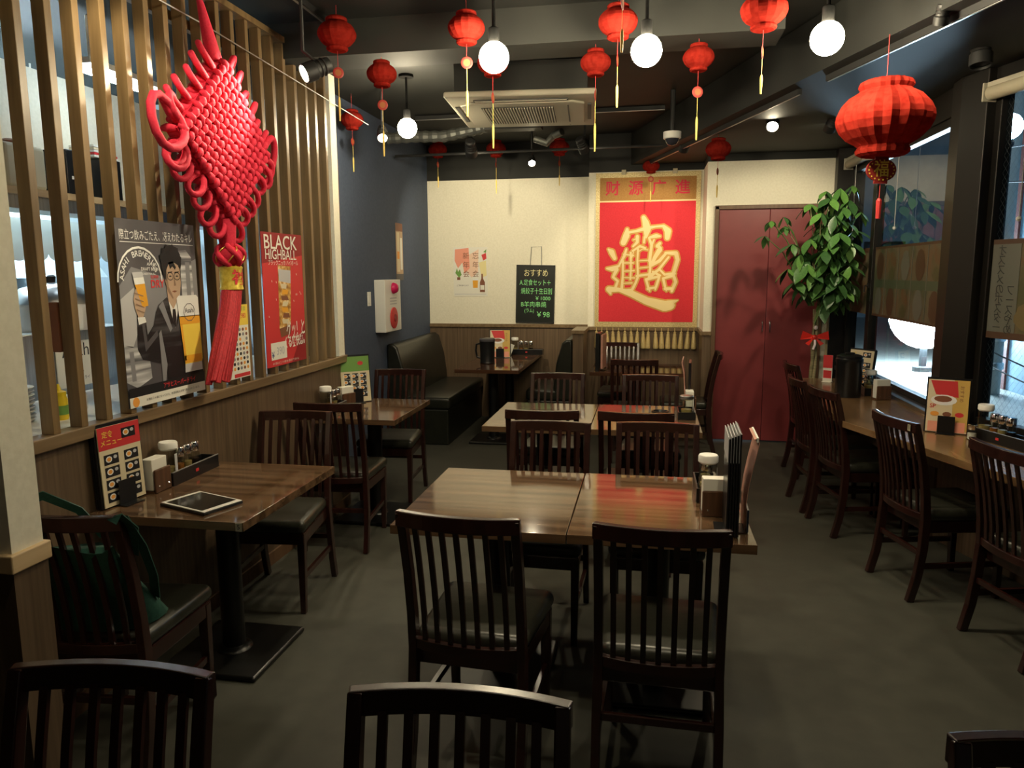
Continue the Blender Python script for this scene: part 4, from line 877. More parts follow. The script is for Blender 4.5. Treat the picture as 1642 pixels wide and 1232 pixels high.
# ------------------------------------------------------------------ tables
def table(x0, x1, y0, y1, label, group, m=top_m, base=(.42, .44), legs=None, th=.032, name='pedestal_table'):
    cx, cy = (x0 + x1) / 2, (y0 + y1) / 2; hw, hd = (x1 - x0) / 2, (y1 - y0) / 2
    t = thing(name, label, 'table', (cx, cy, 0), 0, group)
    MB().bb(-hw + .001, hw - .001, -hd, hd, .71 - th, .71).build('table_top', m, t, bevel=.0015, seg=2)
    for (lx, ly) in (legs or [(0, 0)]):
        MB().lathe([(.046, .02), (.046, .655)], 20, (lx, ly, 0)).build('column', iron_m, t, smooth=40)
        MB().lathe([(.075, .02), (.07, .028), (.05, .04)], 24, (lx, ly, 0)).build('column_collar', iron_m, t, smooth=40)
        MB().bb(lx - base[0] / 2, lx + base[0] / 2, ly - base[1] / 2, ly + base[1] / 2, 0, .022).build('base_plate', iron_m, t, bevel=.010, seg=3)
        MB().bb(lx - .16, lx + .16, ly - .16, ly + .16, .655, .71 - th).build('mounting_plate', iron_m, t)
    return t
GT = 'walnut topped pedestal tables'
table(-.862, -.252, 2.365, 3.140, 'left half of the near walnut table behind two chairs', GT)
table(-.250, .358, 2.368, 3.145, 'right half of the near walnut table carrying menus and condiments', GT)
table(-.914, -.306, 4.055, 4.850, 'left half of the second walnut table', GT)
table(-.304, .304, 4.060, 4.855, 'right half of the second walnut table carrying an ashtray', GT)
t5 = table(-1.985, -1.372, 2.30, 3.08, 'walnut table numbered 5 with a tablet on it', GT)
pq = MB().bb(-.012, .012, -.002, .0, -.015, .015).build('number_plate', mat('grey_number_plate', (.30, .28, .22), .5), t5); pq.location = (.288, -.3905, .694); o = text('5', .024, blkpr, pq, 0, 0, 0, bold=.01); o.matrix_local = frame((0, -.0026, 0), (1, 0, 0), (0, 0, 1))
table(-1.985, -1.455, 4.13, 4.87, 'walnut table with the green menu beside the slat screen', GT)
table(-1.700, -1.115, 6.46, 7.90, 'long glossy booth table between two benches', GT, booth_top_m, (.40, .40), [(0, -.40), (0, .42)])
bt = bpy.data.objects[-1] if False else None
table(-.490, .310, 6.45, 7.12, 'walnut table below the gold scroll', GT, booth_top_m, (.44, .44))

# ------------------------------------------------------------------ booth benches
def bench(x0, x1, y0, y1, face, label):
    t = thing('booth_bench', label, 'bench', ((x0 + x1) / 2, (y0 + y1) / 2, 0), 0, 'dark vinyl booth benches')
    hw, hd = (x1 - x0) / 2, (y1 - y0) / 2; f = face
    MB().bb(-hw + .02, hw - .02, -hd, hd, 0, .33).build('plinth', green_vinyl, t, bevel=.01)
    o = MB().bb(-hw + .10 * (f > 0), hw - .10 * (f < 0), -hd, hd, .33, .44).build('seat_cushion', green_vinyl, t, bevel=.03, seg=4); o.data.polygons.foreach_set('use_smooth', [True] * len(o.data.polygons))
    prof = [(-hw * f, .33), ((-hw + .17) * f, .33), ((-hw + .185) * f, .46), ((-hw + .155) * f, .70), ((-hw + .10) * f, .895), ((-hw + .06) * f, .925), ((-hw + .0) * f, .925)]
    n = len(prof); mb = MB().add([(x, -hd, z) for x, z in prof] + [(x, hd, z) for x, z in prof], [tuple(range(n)), tuple(range(2 * n - 1, n - 1, -1))] + [(i, n + i, n + (i + 1) % n, (i + 1) % n) for i in range(n)])
    mb.build('backrest', green_vinyl, t, bevel=.02, seg=3, smooth=50); return t
bench(-2.345, -1.755, 6.50, 7.92, 1, 'dark olive vinyl bench against the navy wall')
bench(-1.16, -.705, 7.12, 7.92, -1, 'dark olive vinyl bench against the low partition')

# ------------------------------------------------------------------ window counter
ct = thing('window_counter', 'oak window counter bending along the windows', 'counter')
def npt(s, o):  # point along near wall s, inward offset o
    p = NB @ Vector((s, -o * OUT, 0)); return (p.x, p.y)
b1 = npt(.28, .03); b2 = npt(2.9, .03); f2 = npt(2.9, .50); f1 = (1.118, 4.52)
poly = [(1.118, 6.32), f1, f2, b2, b1, (1.640, 4.70), (1.640, 6.32)]
MB().prism(poly, .672, .71).build('counter_top', count_m, ct, bevel=.002)
MB().prism([(1.50, 6.30), (1.50, 4.55), npt(2.85, .25), npt(2.85, .22), (1.53, 4.55), (1.53, 6.30)], .50, .672).build('apron', dado_m, ct)
for (lx, ly) in ((1.615, 6.20), (1.60, 4.80), npt(1.5, .10), npt(2.7, .10)):
    MB().bb(lx - .03, lx + .03, ly - .03, ly + .03, 0, .672).build('support_leg', iron_m, ct)

# ------------------------------------------------------------------ the gold and red hanging scroll (frame faces the camera)
SX0, SZ0, SWd, SHt = -.530, 1.012, 1.006, 1.512
sr = thing('hanging_scroll', 'large red and gold fortune scroll with tassel fringe on the back wall', 'scroll', M=frame((SX0, 7.600, SZ0), (1, 0, 0), (0, 0, 1)))
MB().bb(0, SWd, 0, SHt, -.006, 0).build('brocade_border', goldcloth_m, sr)
MB().bb(.040, SWd - .042, 1.245, 1.466, 0, .002).build('bronze_header', bronze_cl, sr)
MB().bb(.040, SWd - .042, .060, 1.232, 0, .002).build('red_field', scroll_red, sr)
MB().bb(.040, SWd - .042, 1.232, 1.246, 0, .004).build('gold_braid', palegold_m, sr)
for k, ch in enumerate('财源广進'):
    text(ch, .145, crimson_m, sr, .165 + k * .223, 1.355, .0035, 'red_character', bold=.018)
STR = [([(505, 130), (530, 190), (545, 260), (535, 340)], [60, 85, 95, 50]), ([(325, 255), (318, 320), (285, 400)], [50, 85, 75]), ([(335, 290), (430, 275), (540, 245), (640, 230), (725, 225)], [45, 45, 60, 40, 45]), ([(725, 225), (775, 280), (770, 350)], [50, 85, 70]),
       ([(440, 335), (440, 395), (395, 440)], [55, 50, 40]), ([(395, 370), (450, 350)], [30, 36]), ([(390, 490), (470, 440), (530, 460)], [40, 45, 40]), ([(520, 340), (515, 400)], [40, 40]), ([(570, 350), (600, 430), (590, 520), (580, 600)], [42, 48, 50, 50]), ([(580, 345), (650, 330), (690, 335)], [45, 60, 40]), ([(625, 370), (605, 420)], [36, 40]), ([(690, 410), (665, 440), (710, 460)], [50, 60, 30]), ([(690, 480), (640, 560), (605, 640)], [70, 60, 50]),
       ([(450, 470), (445, 600), (455, 770)], [42, 40, 44]), ([(585, 560), (590, 680), (580, 780)], [50, 44, 50]), ([(450, 500), (500, 470), (560, 480)], [30, 28, 30]), ([(450, 600), (585, 590)], [30, 30]), ([(450, 680), (585, 665)], [30, 30]), ([(440, 765), (590, 745)], [44, 44]),
       ([(320, 470), (300, 540), (245, 640)], [40, 48, 40]), ([(285, 600), (285, 760), (275, 900)], [44, 42, 50]), ([(370, 510), (375, 700), (370, 800)], [44, 38, 40]), ([(290, 525), (400, 540)], [36, 36]), ([(290, 620), (400, 620)], [32, 36]), ([(290, 710), (410, 705)], [30, 36]), ([(290, 780), (420, 785)], [30, 34]), ([(290, 845), (390, 840)], [30, 34]), ([(280, 925), (390, 915)], [44, 44]), ([(460, 760), (430, 840), (390, 920)], [44, 44, 50]), ([(400, 500), (385, 560)], [30, 30]),
       ([(120, 470), (155, 500), (190, 570)], [40, 75, 55]), ([(105, 680), (165, 685), (245, 650)], [40, 70, 40]), ([(215, 690), (175, 775), (230, 820), (200, 900)], [60, 46, 44, 50]),
       ([(150, 960), (130, 910), (250, 915), (390, 960), (560, 1040), (760, 1095), (820, 1085)], [40, 80, 60, 85, 95, 125, 115]), ([(800, 1070), (905, 1030)], [90, 20]),
       ([(600, 650), (690, 600), (760, 520)], [50, 55, 46]), ([(600, 760), (680, 700), (790, 560)], [60, 46, 40]), ([(755, 515), (870, 520), (890, 590), (850, 730)], [45, 62, 60, 55]), ([(690, 690), (750, 750), (860, 740)], [40, 44, 50]), ([(620, 720), (700, 760)], [44, 44]),
       ([(545, 800), (570, 880), (590, 930)], [44, 44, 36]), ([(560, 800), (690, 770)], [50, 46]), ([(690, 780), (660, 880), (650, 915)], [46, 46, 36]), ([(570, 905), (650, 890)], [50, 40]),
       ([(735, 790), (755, 870), (775, 930)], [44, 46, 30]), ([(740, 790), (850, 760), (875, 830), (835, 930)], [44, 50, 52, 50]), ([(760, 905), (835, 905)], [50, 50])]
def stroke(mb, pts, ws, extra, wz0):
    global NW
    # round brush: overlapping discs joined by quads, in scroll-plane metres
    P_ = []
    for x, y in pts: P_.append((.040 + (x - 15) / 6.844 * .00598 + .0, SHt + SZ0 and (2.484 - (330 + y / 6.844 - 285) * .006116 - SZ0)))
    k = .00600 / 6.844 / 2
    for (x, y), wd in zip(P_, ws): NW += 1; mb.disc(x, y, wd * k + extra, wd * k + extra, wz0 + NW * 1.2e-5, 10)
    for i in range(len(P_) - 1):
        (x0, y0), (x1, y1) = P_[i], P_[i + 1]; l = math.hypot(x1 - x0, y1 - y0) or 1; nx, ny = -(y1 - y0) / l, (x1 - x0) / l; a = ws[i] * k + extra; b = ws[i + 1] * k + extra
        NW += 1; mb.poly([(x0 - nx * a, y0 - ny * a), (x1 - nx * b, y1 - ny * b), (x1 + nx * b, y1 + ny * b), (x0 + nx * a, y0 + ny * a)], wz0 + NW * 1.2e-5)
outl = MB(); inn = MB(); NW = 0
for pts, ws in STR: stroke(outl, pts, [w_ * 1.12 for w_ in ws], .0035, .0030)
for pts, ws in STR: stroke(inn, pts, [max(w_ * 1.12 - 24, 8) for w_ in ws], 0, .0034)
outl.build('fortune_character_edge', oldgold_m, sr); inn.build('fortune_character', palegold_m, sr)
for x in (.27, .76): 
    c = MB().bb(x - .022, x + .022, SHt - .02, SHt + .028, -.012, .006).build('hanging_clip', mat('tan_clip', (.42, .36, .22), .4) if x < .5 else MATS['tan_clip'], sr, bevel=.003)
xs_ = [.02, .075, .125, .185, .240, .305, .365, .430, .485, .537, .605, .665, .730, .795, .860, .925, .980]
tp = MB().lathe([(.004, 0), (.005, -.035), (.016, -.042), (.012, -.055), (.018, -.066), (.016, -.074), (.020, -.10), (.027, -.185), (.024, -.205), (.010, -.206)], 10).xf(frame((0, 0, 0), (1, 0, 0), (0, 0, 1)).inverted() if False else Matrix.Rotation(-PI / 2, 4, 'X'))
tb = None
for k, x in enumerate(xs_):
    if tb is None: tb = tp.build('fringe_tassel', goldtas_m, sr, smooth=50); o = tb
    else: o = tb.copy(); COL.objects.link(o); o.parent = sr
    o.location = (x, 0.0, .012)
    o.rotation_euler = (0, 0, random.uniform(-.05, .05))

# ------------------------------------------------------------------ things on the booth wall
ps = sheet('party_poster', 'pale year-end party poster with vertical lettering on the booth wall', 'poster', frame((-2.075, 7.926, 1.315), (1, 0, 0), (0, 0, 1)), .375, .522, paper_m)
def pe(name, m, mb): el(ps, name, m, mb)
pe('salmon_wash', pinkpr, MB().poly([(.02, .50), (.17, .515), (.18, .30), (.12, .24), (.10, .36), (.05, .30), (.015, .38)], .0004)); pe('salmon_wash', mat('pale_salmon_print', (.85, .60, .46), .55), MB().poly([(.17, .44), (.28, .50), (.27, .26), (.20, .20), (.13, .28)], .0003))
pe('yellow_wash', mat('pale_yellow_print', (.82, .72, .36), .55), MB().poly([(.28, .36), (.36, .38), (.365, .22), (.31, .20)], .0004))
for k, ch in enumerate('忘年会'): text(ch, .075, brnpr, ps, .245, .425 - k * .095, .001)
for k, ch in enumerate('新年会'): text(ch, .075, brnpr, ps, .140, .425 - k * .095, .001)
pe('bottle_photo', brnpr, MB().poly([(.29, .045), (.345, .045), (.345, .15), (.325, .19), (.322, .24), (.308, .24), (.306, .19), (.29, .15)], .0012)); pe('bottle_label', paper_m, MB().rect(.296, .338, .07, .12, .0016)); pe('beer_glass_photo', amber, MB().poly([(.215, .09), (.265, .09), (.27, .17), (.21, .17)], .0010)); pe('glass_foam_photo', whtpr, MB().rect(.21, .27, .17, .19, .0010))
pe('pine_photo', grnpr, MB().poly([(.02, .25), (.04, .30), (.05, .26), (.07, .29), (.09, .23), (.06, .20)], .0012)); pe('pot_photo', brnpr, MB().rect(.04, .075, .175, .205, .0012)); pe('kite_photo', redpr, MB().poly([(.31, .44), (.36, .46), (.365, .40), (.33, .38)], .0012)); pe('kite_tail_photo', grnpr, MB().poly([(.33, .47), (.365, .50), (.36, .46)], .0012))
text('ご予約承ります', .02, gryd, ps, .10, .115, .001, wfit=.13); pe('footer_rule', gryl, MB().rect(.01, .36, .02, .026, .0008))
bb_ = thing('menu_board', 'blackboard with green handwritten specials hanging on the booth wall', 'blackboard', M=frame((-1.395, 7.915, 1.035), (1, 0, 0), (0, 0, 1)))
bb_.rotation_euler.rotate_axis('Z', math.radians(-1.2))
MB().bb(.008, .405, .008, .605, -.006, .0).build('board', board_m, bb_)
MB().bb(0, .413, 0, .012, -.01, .005).bb(0, .413, .601, .613, -.01, .005).bb(0, .012, 0, .613, -.01, .005).bb(.401, .413, 0, .613, -.01, .005).build('board_frame', matblk_m, bb_)
MB().tube([(.145, .606, .0), (.155, .80, -.004), (.262, .805, -.004), (.268, .606, 0)], .0026, 6).build('hook_wire', grym, bb_)
text('おすすめ', .085, chalk_y, bb_, .21, .525, .001, wfit=.25)
text('A.定食セット＋', .07, chalk_g, bb_, .205, .425, .001, wfit=.33); text('焼餃子十生日別', .07, chalk_g, bb_, .22, .335, .001, wfit=.33); text('￥1000', .055, chalk_g, bb_, .285, .262, .001, wfit=.16)
text('B羊肉串焼', .065, chalk_g, bb_, .19, .195, .001, wfit=.27); text('(ラム)', .05, chalk_g, bb_, .145, .13, .001, wfit=.10); text('￥98', .08, chalk_g, bb_, .29, .09, .001, wfit=.14)

# navy wall: fire alarm box, switch, long flyer
fa = thing('fire_alarm_box', 'white wall fire alarm box with red lamp on the navy wall', 'alarm', M=frame((XB, 6.24, 1.05), (0, 1, 0), (0, 0, 1)))
MB().bb(0, .42, 0, .46, .001, .10).build('cabinet', white_m, fa, bevel=.006)
MB().lathe([(.05, 0), (.05, .01), (.042, .03), (.03, .045), (.0001, .052)], 20, cap=False).xf(Matrix.Translation((.21, .385, .10))).build('red_lamp', mat('red_lamp_lens', (.65, .02, .12), .15), fa, smooth=60)
MB().lathe([(.095, 0), (.095, .008), (.07, .014), (.0001, .014)], 26, cap=False).xf(Matrix.Translation((.21, .12, .10))).build('bell_disc', redpr, fa, smooth=40); MB().lathe([(.035, .014), (.03, .022), (.0001, .022)], 16, cap=False).xf(Matrix.Translation((.21, .12, .10))).build('push_button', dredpr, fa)
for k in range(3): el(fa, 'notice_lines', gryl, MB().rect(.12, .30, .24 + k * .025, .252 + k * .025, .1012))
sw = thing('light_switch', 'white light switch plate beside the fire alarm box', 'switch', M=frame((XB, 6.07, 1.29), (0, 1, 0), (0, 0, 1))); MB().bb(0, .075, 0, .12, .001, .008).build('plate', white_m, sw, bevel=.002); MB().bb(.02, .055, .03, .09, .008, .012).build('rocker', white_m, sw)
lf = thing('wall_flyer', 'narrow curled beige flyer on the navy wall', 'flyer', M=frame((XB + .004, 6.84, 1.50), (0, 1, 0), (0, 0, 1)))
MB().bb(0, .20, 0, .535, 0, .0015).build('paper', mat('tan_flyer_print', (.52, .36, .22), .5), lf); el(lf, 'dark_header', brnpr, MB().rect(0, .2, .46, .535, .0022)); el(lf, 'photo_strip', beige_pr, MB().rect(.02, .10, .08, .45, .0022)); el(lf, 'photo_strip', orgpr, MB().rect(.03, .09, .20, .27, .0026)); el(lf, 'pale_strip', paper_m, MB().rect(.12, .18, .10, .40, .0022)); el(lf, 'dark_footer', gryd, MB().rect(0, .2, 0, .06, .0022))

# ------------------------------------------------------------------ roller blinds and cords
def blind(M, ln, label, cordx, cl_, wd=.05):
    t = thing('roller_blind', label, 'blind', M=M)
    MB().bb(0, ln, -.02, .03, .03, .052).build('bracket_rail', offw_m, t); MB().tube([(0.01, 0, 0), (ln - .01, 0, 0)], .036, 14).build('rolled_fabric', mat('beige_blind_' + label[:4].strip(), (.40, .36, .26), .6), t, smooth=50)
    for x in (0, ln): MB().bb(x - .006, x + .006, -.04, .04, -.042, .052).build('end_cap', offw_m, t, bevel=.004)
    for cx in cordx:
        MB().tube([(cx, 0, -.03), (cx, 0, -cl_)], .0022, 5).build('pull_cord', white_m, t); MB().ball((cx, 0, -cl_ - .012), .013, 12, 8).build('cord_bead', white_m, t, smooth=70)
blind(frame((1.655, 6.98, 2.46), (0, -1, 0), (0, 0, 1)) @ Matrix.Rotation(-PI / 2, 4, 'X'), .56, 'far short roller blind above the plant', [.25], .62)
blind(frame((1.665, 5.95, 2.50), (0, -1, 0), (0, 0, 1)) @ Matrix.Rotation(-PI / 2, 4, 'X'), .02 + .32, 'middle roller blind hidden behind the large lantern', [.28], .63)
bm = NB @ Matrix.Translation((.19, -.045 * OUT, 2.47))
blind(bm, 1.9, 'near long roller blind at the right picture edge', [.27], .64)

# ------------------------------------------------------------------ table top objects
def jar_mesh(prof): return prof
def cruet(loc, liquid, label, place, h=.125):
    t = thing('glass_cruet', label, 'cruet', loc, random.uniform(0, 6), 'glass cruets with chrome caps ' + place)
    MB().lathe([(.022, 0), (.024, .004), (.024, h * .62), (.018, h * .72)], 14).build('glass', jarglass_m, t, smooth=50)
    MB().lathe([(.0205, .005), (.0205, h * .45)], 12).build('liquid', liquid, t, smooth=50)
    MB().lathe([(.0205, h * .70), (.022, h * .73), (.022, h * 1.0), (.019, h * 1.03)], 14).build('cap', chrome_m, t, smooth=40); return t
def lidjar(loc, label, place, h=.165, r=.033, lidm=None, cont=None):
    t = thing('condiment_jar', label, 'jar', loc, 0, 'tall condiment jars')
    MB().lathe([(r * .95, 0), (r, .004), (r, h * .78), (r * .9, h * .84)], 18).build('glass', jarglass_m if cont is None else cont, t, smooth=50)
    if cont is None: MB().lathe([(r * .86, .005), (r * .86, h * .35)], 14).build('contents', vin_m, t, smooth=50)
    MB().lathe([(r * .95, h * .80), (r * 1.12, h * .84), (r * 1.12, h * .97), (r * 1.02, h), (r * .6, h * .985)], 20).build('lid', lidm or white_m, t, smooth=40)
    MB().bb(r * .98, r * 1.02, -.008, .008, h * .25, h * .7).build('label_strip', gryl, t); return t
def tray(M, ln, wd, label, h=.055):
    t = thing('condiment_tray', label, 'tray', M=M, group='black condiment trays')
    MB().bb(-ln / 2, ln / 2, -wd / 2, wd / 2, 0, .012).bb(-ln / 2, ln / 2, -wd / 2, -wd / 2 + .006, .012, h).bb(-ln / 2, ln / 2, wd / 2 - .006, wd / 2, .012, h).bb(-ln / 2, -ln / 2 + .006, -wd / 2 + .006, wd / 2 - .006, .012, h).bb(ln / 2 - .006, ln / 2, -wd / 2 + .006, wd / 2 - .006, .012, h).build('tray_box', black_m, t)
    MB().bb(-ln / 2 - .001, ln / 2 + .001, -wd / 2 - .001, -wd / 2 + .007, h, h + .003).build('bright_edge', mat('grey_rim', (.35, .35, .35), .25, .5) if 'grey_rim' not in MATS else MATS['grey_rim'], t)
    MB().bb(-.010, .010, -wd / 2 - .002, -wd / 2, h * .4, h * .62).build('maker_badge', redpr, t); return t
def napkins(M, label):
    t = thing('napkin_holder', label, 'napkin holder', M=M, group='wooden napkin holders')
    for y in (-.034, .034): MB().bb(-.05, .05, y - .005, y + .005, 0, .095).build('side_board', brnwood, t, bevel=.008)
    MB().bb(-.05, .05, -.029, .029, 0, .008).build('base_board', brnwood, t)
    MB().bb(-.047, .047, -.024, .024, .010, .135).build('napkins', paper_m, t, bevel=.003)
    for x in (-.03, .03):
        for y in (-.0395, .0395): MB().ball((x, y, .025), .004, 8, 5).build('screw', chrome_m, t)
brnwood = noisy('napkin_box_wood', (.075, .035, .018), (.13, .06, .03), (30, 30, 2), 1.5, .4, 4)
def Lz(x, y, z, rot): return Matrix.Translation((x, y, z)) @ Matrix.Rotation(math.radians(rot), 4, 'Z')
ORD = ['first', 'second', 'third', 'fourth']
def condiments(M, ln, place, n=3, jar=True, wd=.085, jl=None):
    tray(M, ln, wd, 'black condiment tray on ' + place)
    xs = [(-ln / 2 + .04) + (.066 + (i - 1) * .053 if i else 0) for i in range(n + 1)]
    if jar: p = M @ Vector((xs[0], 0, .0125)); lidjar(p, 'tall white-lidded jar in the tray on ' + place, place)
    for i in range(n):
        p = M @ Vector((xs[i + 1], 0, .0125)); cruet(p, (oil_m, vin_m, soy_m)[i % 3], ORD[i] + ' chrome-capped cruet after the jar on ' + place, 'on ' + place)
def menu_stand(M, label, head=redpr, body_=beige_pr, title='定食メニュー', ht=.29, wd=.20, nback=3, style=0, lean_=-7):
    t = thing('menu_stand', label, 'menu', M=M, group='upright menus in black stands')
    lean = Matrix.Rotation(math.radians(lean_), 4, 'X')
    for k in range(nback):
        o = MB().bb(-wd / 2 - .008, wd / 2 + .008, .006 + k * .010, .013 + k * .010, .004, ht + .012 - .004 * k).build('menu_binder', black_m, t); o.matrix_local = lean
    pg = MB().bb(-wd / 2, wd / 2, .0, .004, .006, ht).build('menu_page', body_, t); pg.matrix_local = lean
    def pr(name, m, mb):
        o = mb.build(name, m, pg); o.matrix_local = frame((0, -.0006, 0), (1, 0, 0), (0, 0, 1)); return o
    if style == 0:
        pr('heading_band', head, MB().rect(-wd / 2, wd / 2, ht * .72, ht))
        o = text(title[:2], .026, yelpr, pg, -wd * .28, ht * .90, 0, bold=.01); o.matrix_local = frame((0, -.0012, 0), (1, 0, 0), (0, 0, 1))
        if len(title) > 2:
            o = text(title[2:], .026, yelpr, pg, -wd * .20, ht * .80, 0, bold=.01); o.matrix_local = frame((0, -.0012, 0), (1, 0, 0), (0, 0, 1))
        cells = [(.22, .88)] + [((-.24, .24)[c], .60 - .155 * r_) for r_ in range(4) for c in range(2)]
    elif style == 1:
        pr('heading_band', grnpr, MB().rect(-wd / 2, wd / 2, ht * .68, ht)); pr('heading_photo', redpr, MB().disc(wd * .2, ht * .85, .02, .014, .0006, 10))
        cells = [((-.28, 0, .28)[c], .58 - .13 * r_) for r_ in range(4) for c in range(3)]
    else:
        pr('gold_side', mat('ochre_print', (.62, .40, .10), .5) if 'ochre_print' not in MATS else MATS['ochre_print'], MB().rect(wd * .12, wd / 2, ht * .05, ht)); pr('food_photo', redpr, MB().poly([(-wd * .45, ht * .98), (wd * .2, ht * .98), (wd * .25, ht * .68), (-wd * .3, ht * .72)], .0006)); pr('plate_photo', whtpr, MB().disc(-wd * .1, ht * .62, wd * .32, ht * .10, .0010, 14)); pr('steak_photo', brnpr, MB().disc(-wd * .12, ht * .64, wd * .22, ht * .06, .0014, 12))
        for q in range(3): pr('food_photo', (orgpr, brnpr, redpr)[q], MB().disc((-.3 + .3 * q) * wd, ht * .36, wd * .11, ht * .045, .0010, 10))
        pr('food_photo', pinkpr, MB().rect(-wd * .45, wd * .45, ht * .03, ht * .22, .0008)); o = text('おすすめ', .022, brnpr, pg, 0, 0, 0); o.matrix_local = frame((wd * .32, -.0016, ht * .75), (0, 0, -1), (1, 0, 0))
        o = text('SP', .03, redpr, pg, 0, 0, 0, bold=.01); o.matrix_local = frame((-wd * .36, -.0016, ht * .50), (1, 0, 0), (0, 0, 1))
        cells = []
    for (u, v) in cells:
        pr('photo_tile', blkpr, MB().rect(u * wd - .034 * wd / .2 * (1 if style == 0 else .6), u * wd + .034 * wd / .2 * (1 if style == 0 else .6), v * ht - .020, v * ht + .018, .0006)); pr('bowl_photo', whtpr, MB().disc(u * wd - .012 * wd / .2, v * ht, .015 * wd / .2, .012, .0010, 10)); pr('food_photo', orgpr, MB().disc(u * wd - .012 * wd / .2, v * ht, .010 * wd / .2, .008, .0014, 8)); pr('side_bowl_photo', gryl, MB().disc(u * wd + .018 * wd / .2, v * ht + .005, .009 * wd / .2, .007, .0010, 8))
    MB().bb(-.045, .045, -.045, .05, 0, .004).build('stand_foot', black_m, t); MB().bb(-.04, .04, -.012, -.008, .004, .095).build('stand_clip', black_m, t); return t
Z = .7102
# table 5
menu_stand(Lz(-1.938, 2.445, Z, 84), 'red-headed set meal menu standing on table 5', nback=3, lean_=-2, ht=.305)
napkins(Lz(-1.935, 2.615, Z, 90), 'napkin holder between menu and tray on table 5')
condiments(Lz(-1.935, 2.835, Z, 90), .33, 'table 5 beside the tablet')
tb5 = thing('tablet', 'white-bezelled tablet lying on table 5', 'tablet', M=Lz(-1.640, 2.470, Z, -20))
MB().bb(-.125, .125, -.088, .088, 0, .010).build('case', black_m, tb5, bevel=.003); MB().bb(-.122, .122, -.085, .085, .010, .0135).build('bezel', white_m, tb5, bevel=.002); MB().bb(-.102, .102, -.076, .076, .0136, .0142).build('screen', mat('dark_screen', (.018, .019, .017), .12), tb5)
# near table
condiments(Lz(.235, 2.91, Z, 90), .24, 'the near table beside the edge-on menus', 2)
napkins(Lz(.250, 2.665, Z, 3), 'napkin holder on the right edge of the near table')
ms = thing('menu_bundle', 'bundle of black menus seen edge-on at the right end of the near table', 'menu', M=Lz(.285, 2.52, Z, 88))
for k in range(5): MB().bb(-.10, .10, -.022 + k * .0085, -.016 + k * .0085, .004, .345 - .004 * k).build('menu_binder', black_m, ms); 
for k in range(5): MB().bb(-.098, .098, -.0165 + k * .0085, -.0145 + k * .0085, .25, .350 - .004 * k).build('plastic_sleeve', gryl, ms)
MB().bb(-.05, .05, -.05, .05, 0, .004).build('stand_foot', black_m, ms); MB().bb(-.045, .045, -.058, -.052, .004, .08).build('stand_clip', mat('blue_black_clip', (.02, .03, .05), .15), ms)
fb = thing('folded_brochure', 'red and white brochure curling beside the edge-on menus', 'brochure', M=Lz(.333, 2.55, Z, 88))
mbb = MB(); prof = [(0, .10), (-.006, .16), (-.016, .22), (-.028, .28), (-.034, .31), (-.028, .325), (-.018, .322)]
for k in range(len(prof) - 1): mbb.add([(-.09, prof[k][0], prof[k][1]), (.09, prof[k][0], prof[k][1]), (.09, prof[k + 1][0], prof[k + 1][1]), (-.09, prof[k + 1][0], prof[k + 1][1]), (-.09, prof[k][0] + .002, prof[k][1]), (.09, prof[k][0] + .002, prof[k][1]), (.09, prof[k + 1][0] + .002, prof[k + 1][1]), (-.09, prof[k + 1][0] + .002, prof[k + 1][1])], [(0, 1, 2, 3), (7, 6, 5, 4), (0, 3, 7, 4), (1, 5, 6, 2)])
mbb.add([(-.09, 0, .0), (.09, 0, .0), (.09, 0, .10), (-.09, 0, .10)], [(0, 1, 2, 3)]); mbb.build('curled_page', mat('brochure_print', (.55, .28, .22), .4), fb); MB().bb(-.09, .09, -.030, -.024, .312, .327).build('white_fold', paper_m, fb)
# second table
tray(Lz(.235, 4.50, Z, 90), .20, .10, 'black condiment tray on the second table', .045)
lidjar((.235, 4.455, Z + .0125), 'large clear spice jar with metal lid on the second table', 'x', .125, .036, alu_m)
napkins(Lz(.262, 4.66, Z, 90), 'napkin holder behind the spice jar on the second table')
m2 = thing('menu_bundle', 'red brochure and black menu seen edge-on on the second table', 'menu', M=Lz(.245, 4.80, Z, 86))
MB().bb(-.10, .10, -.03, -.016, 0, .30).build('menu_binder', black_m, m2); MB().sweep([(0, .0, 0), (0, .004, .12), (0, .012, .24), (0, .026, .30), (0, .02, .32)], .18, .006).build('red_brochure', MATS['brochure_print'], m2)
MB().bb(-.05, .05, -.045, .045, 0, .004).build('stand_foot', black_m, m2)
ash = thing('ashtray', 'round black ashtray on the second table', 'ashtray', (.085, 4.56, Z)); MB().lathe([(.045, 0), (.052, .004), (.052, .022), (.044, .022), (.038, .008), (.0001, .008)], 22, cap=False).build('bowl', black_m, ash, smooth=40)
# table with the green menu
condiments(Lz(-1.925, 4.32, Z, 90), .26, 'the table with the green menu', 3)
napkins(Lz(-1.915, 4.515, Z, 60), 'napkin holder beside the green menu')
menu_stand(Lz(-1.905, 4.68, Z, 42), 'green-headed menu standing by the cream end post', style=1, title='酒', nback=2, ht=.31)
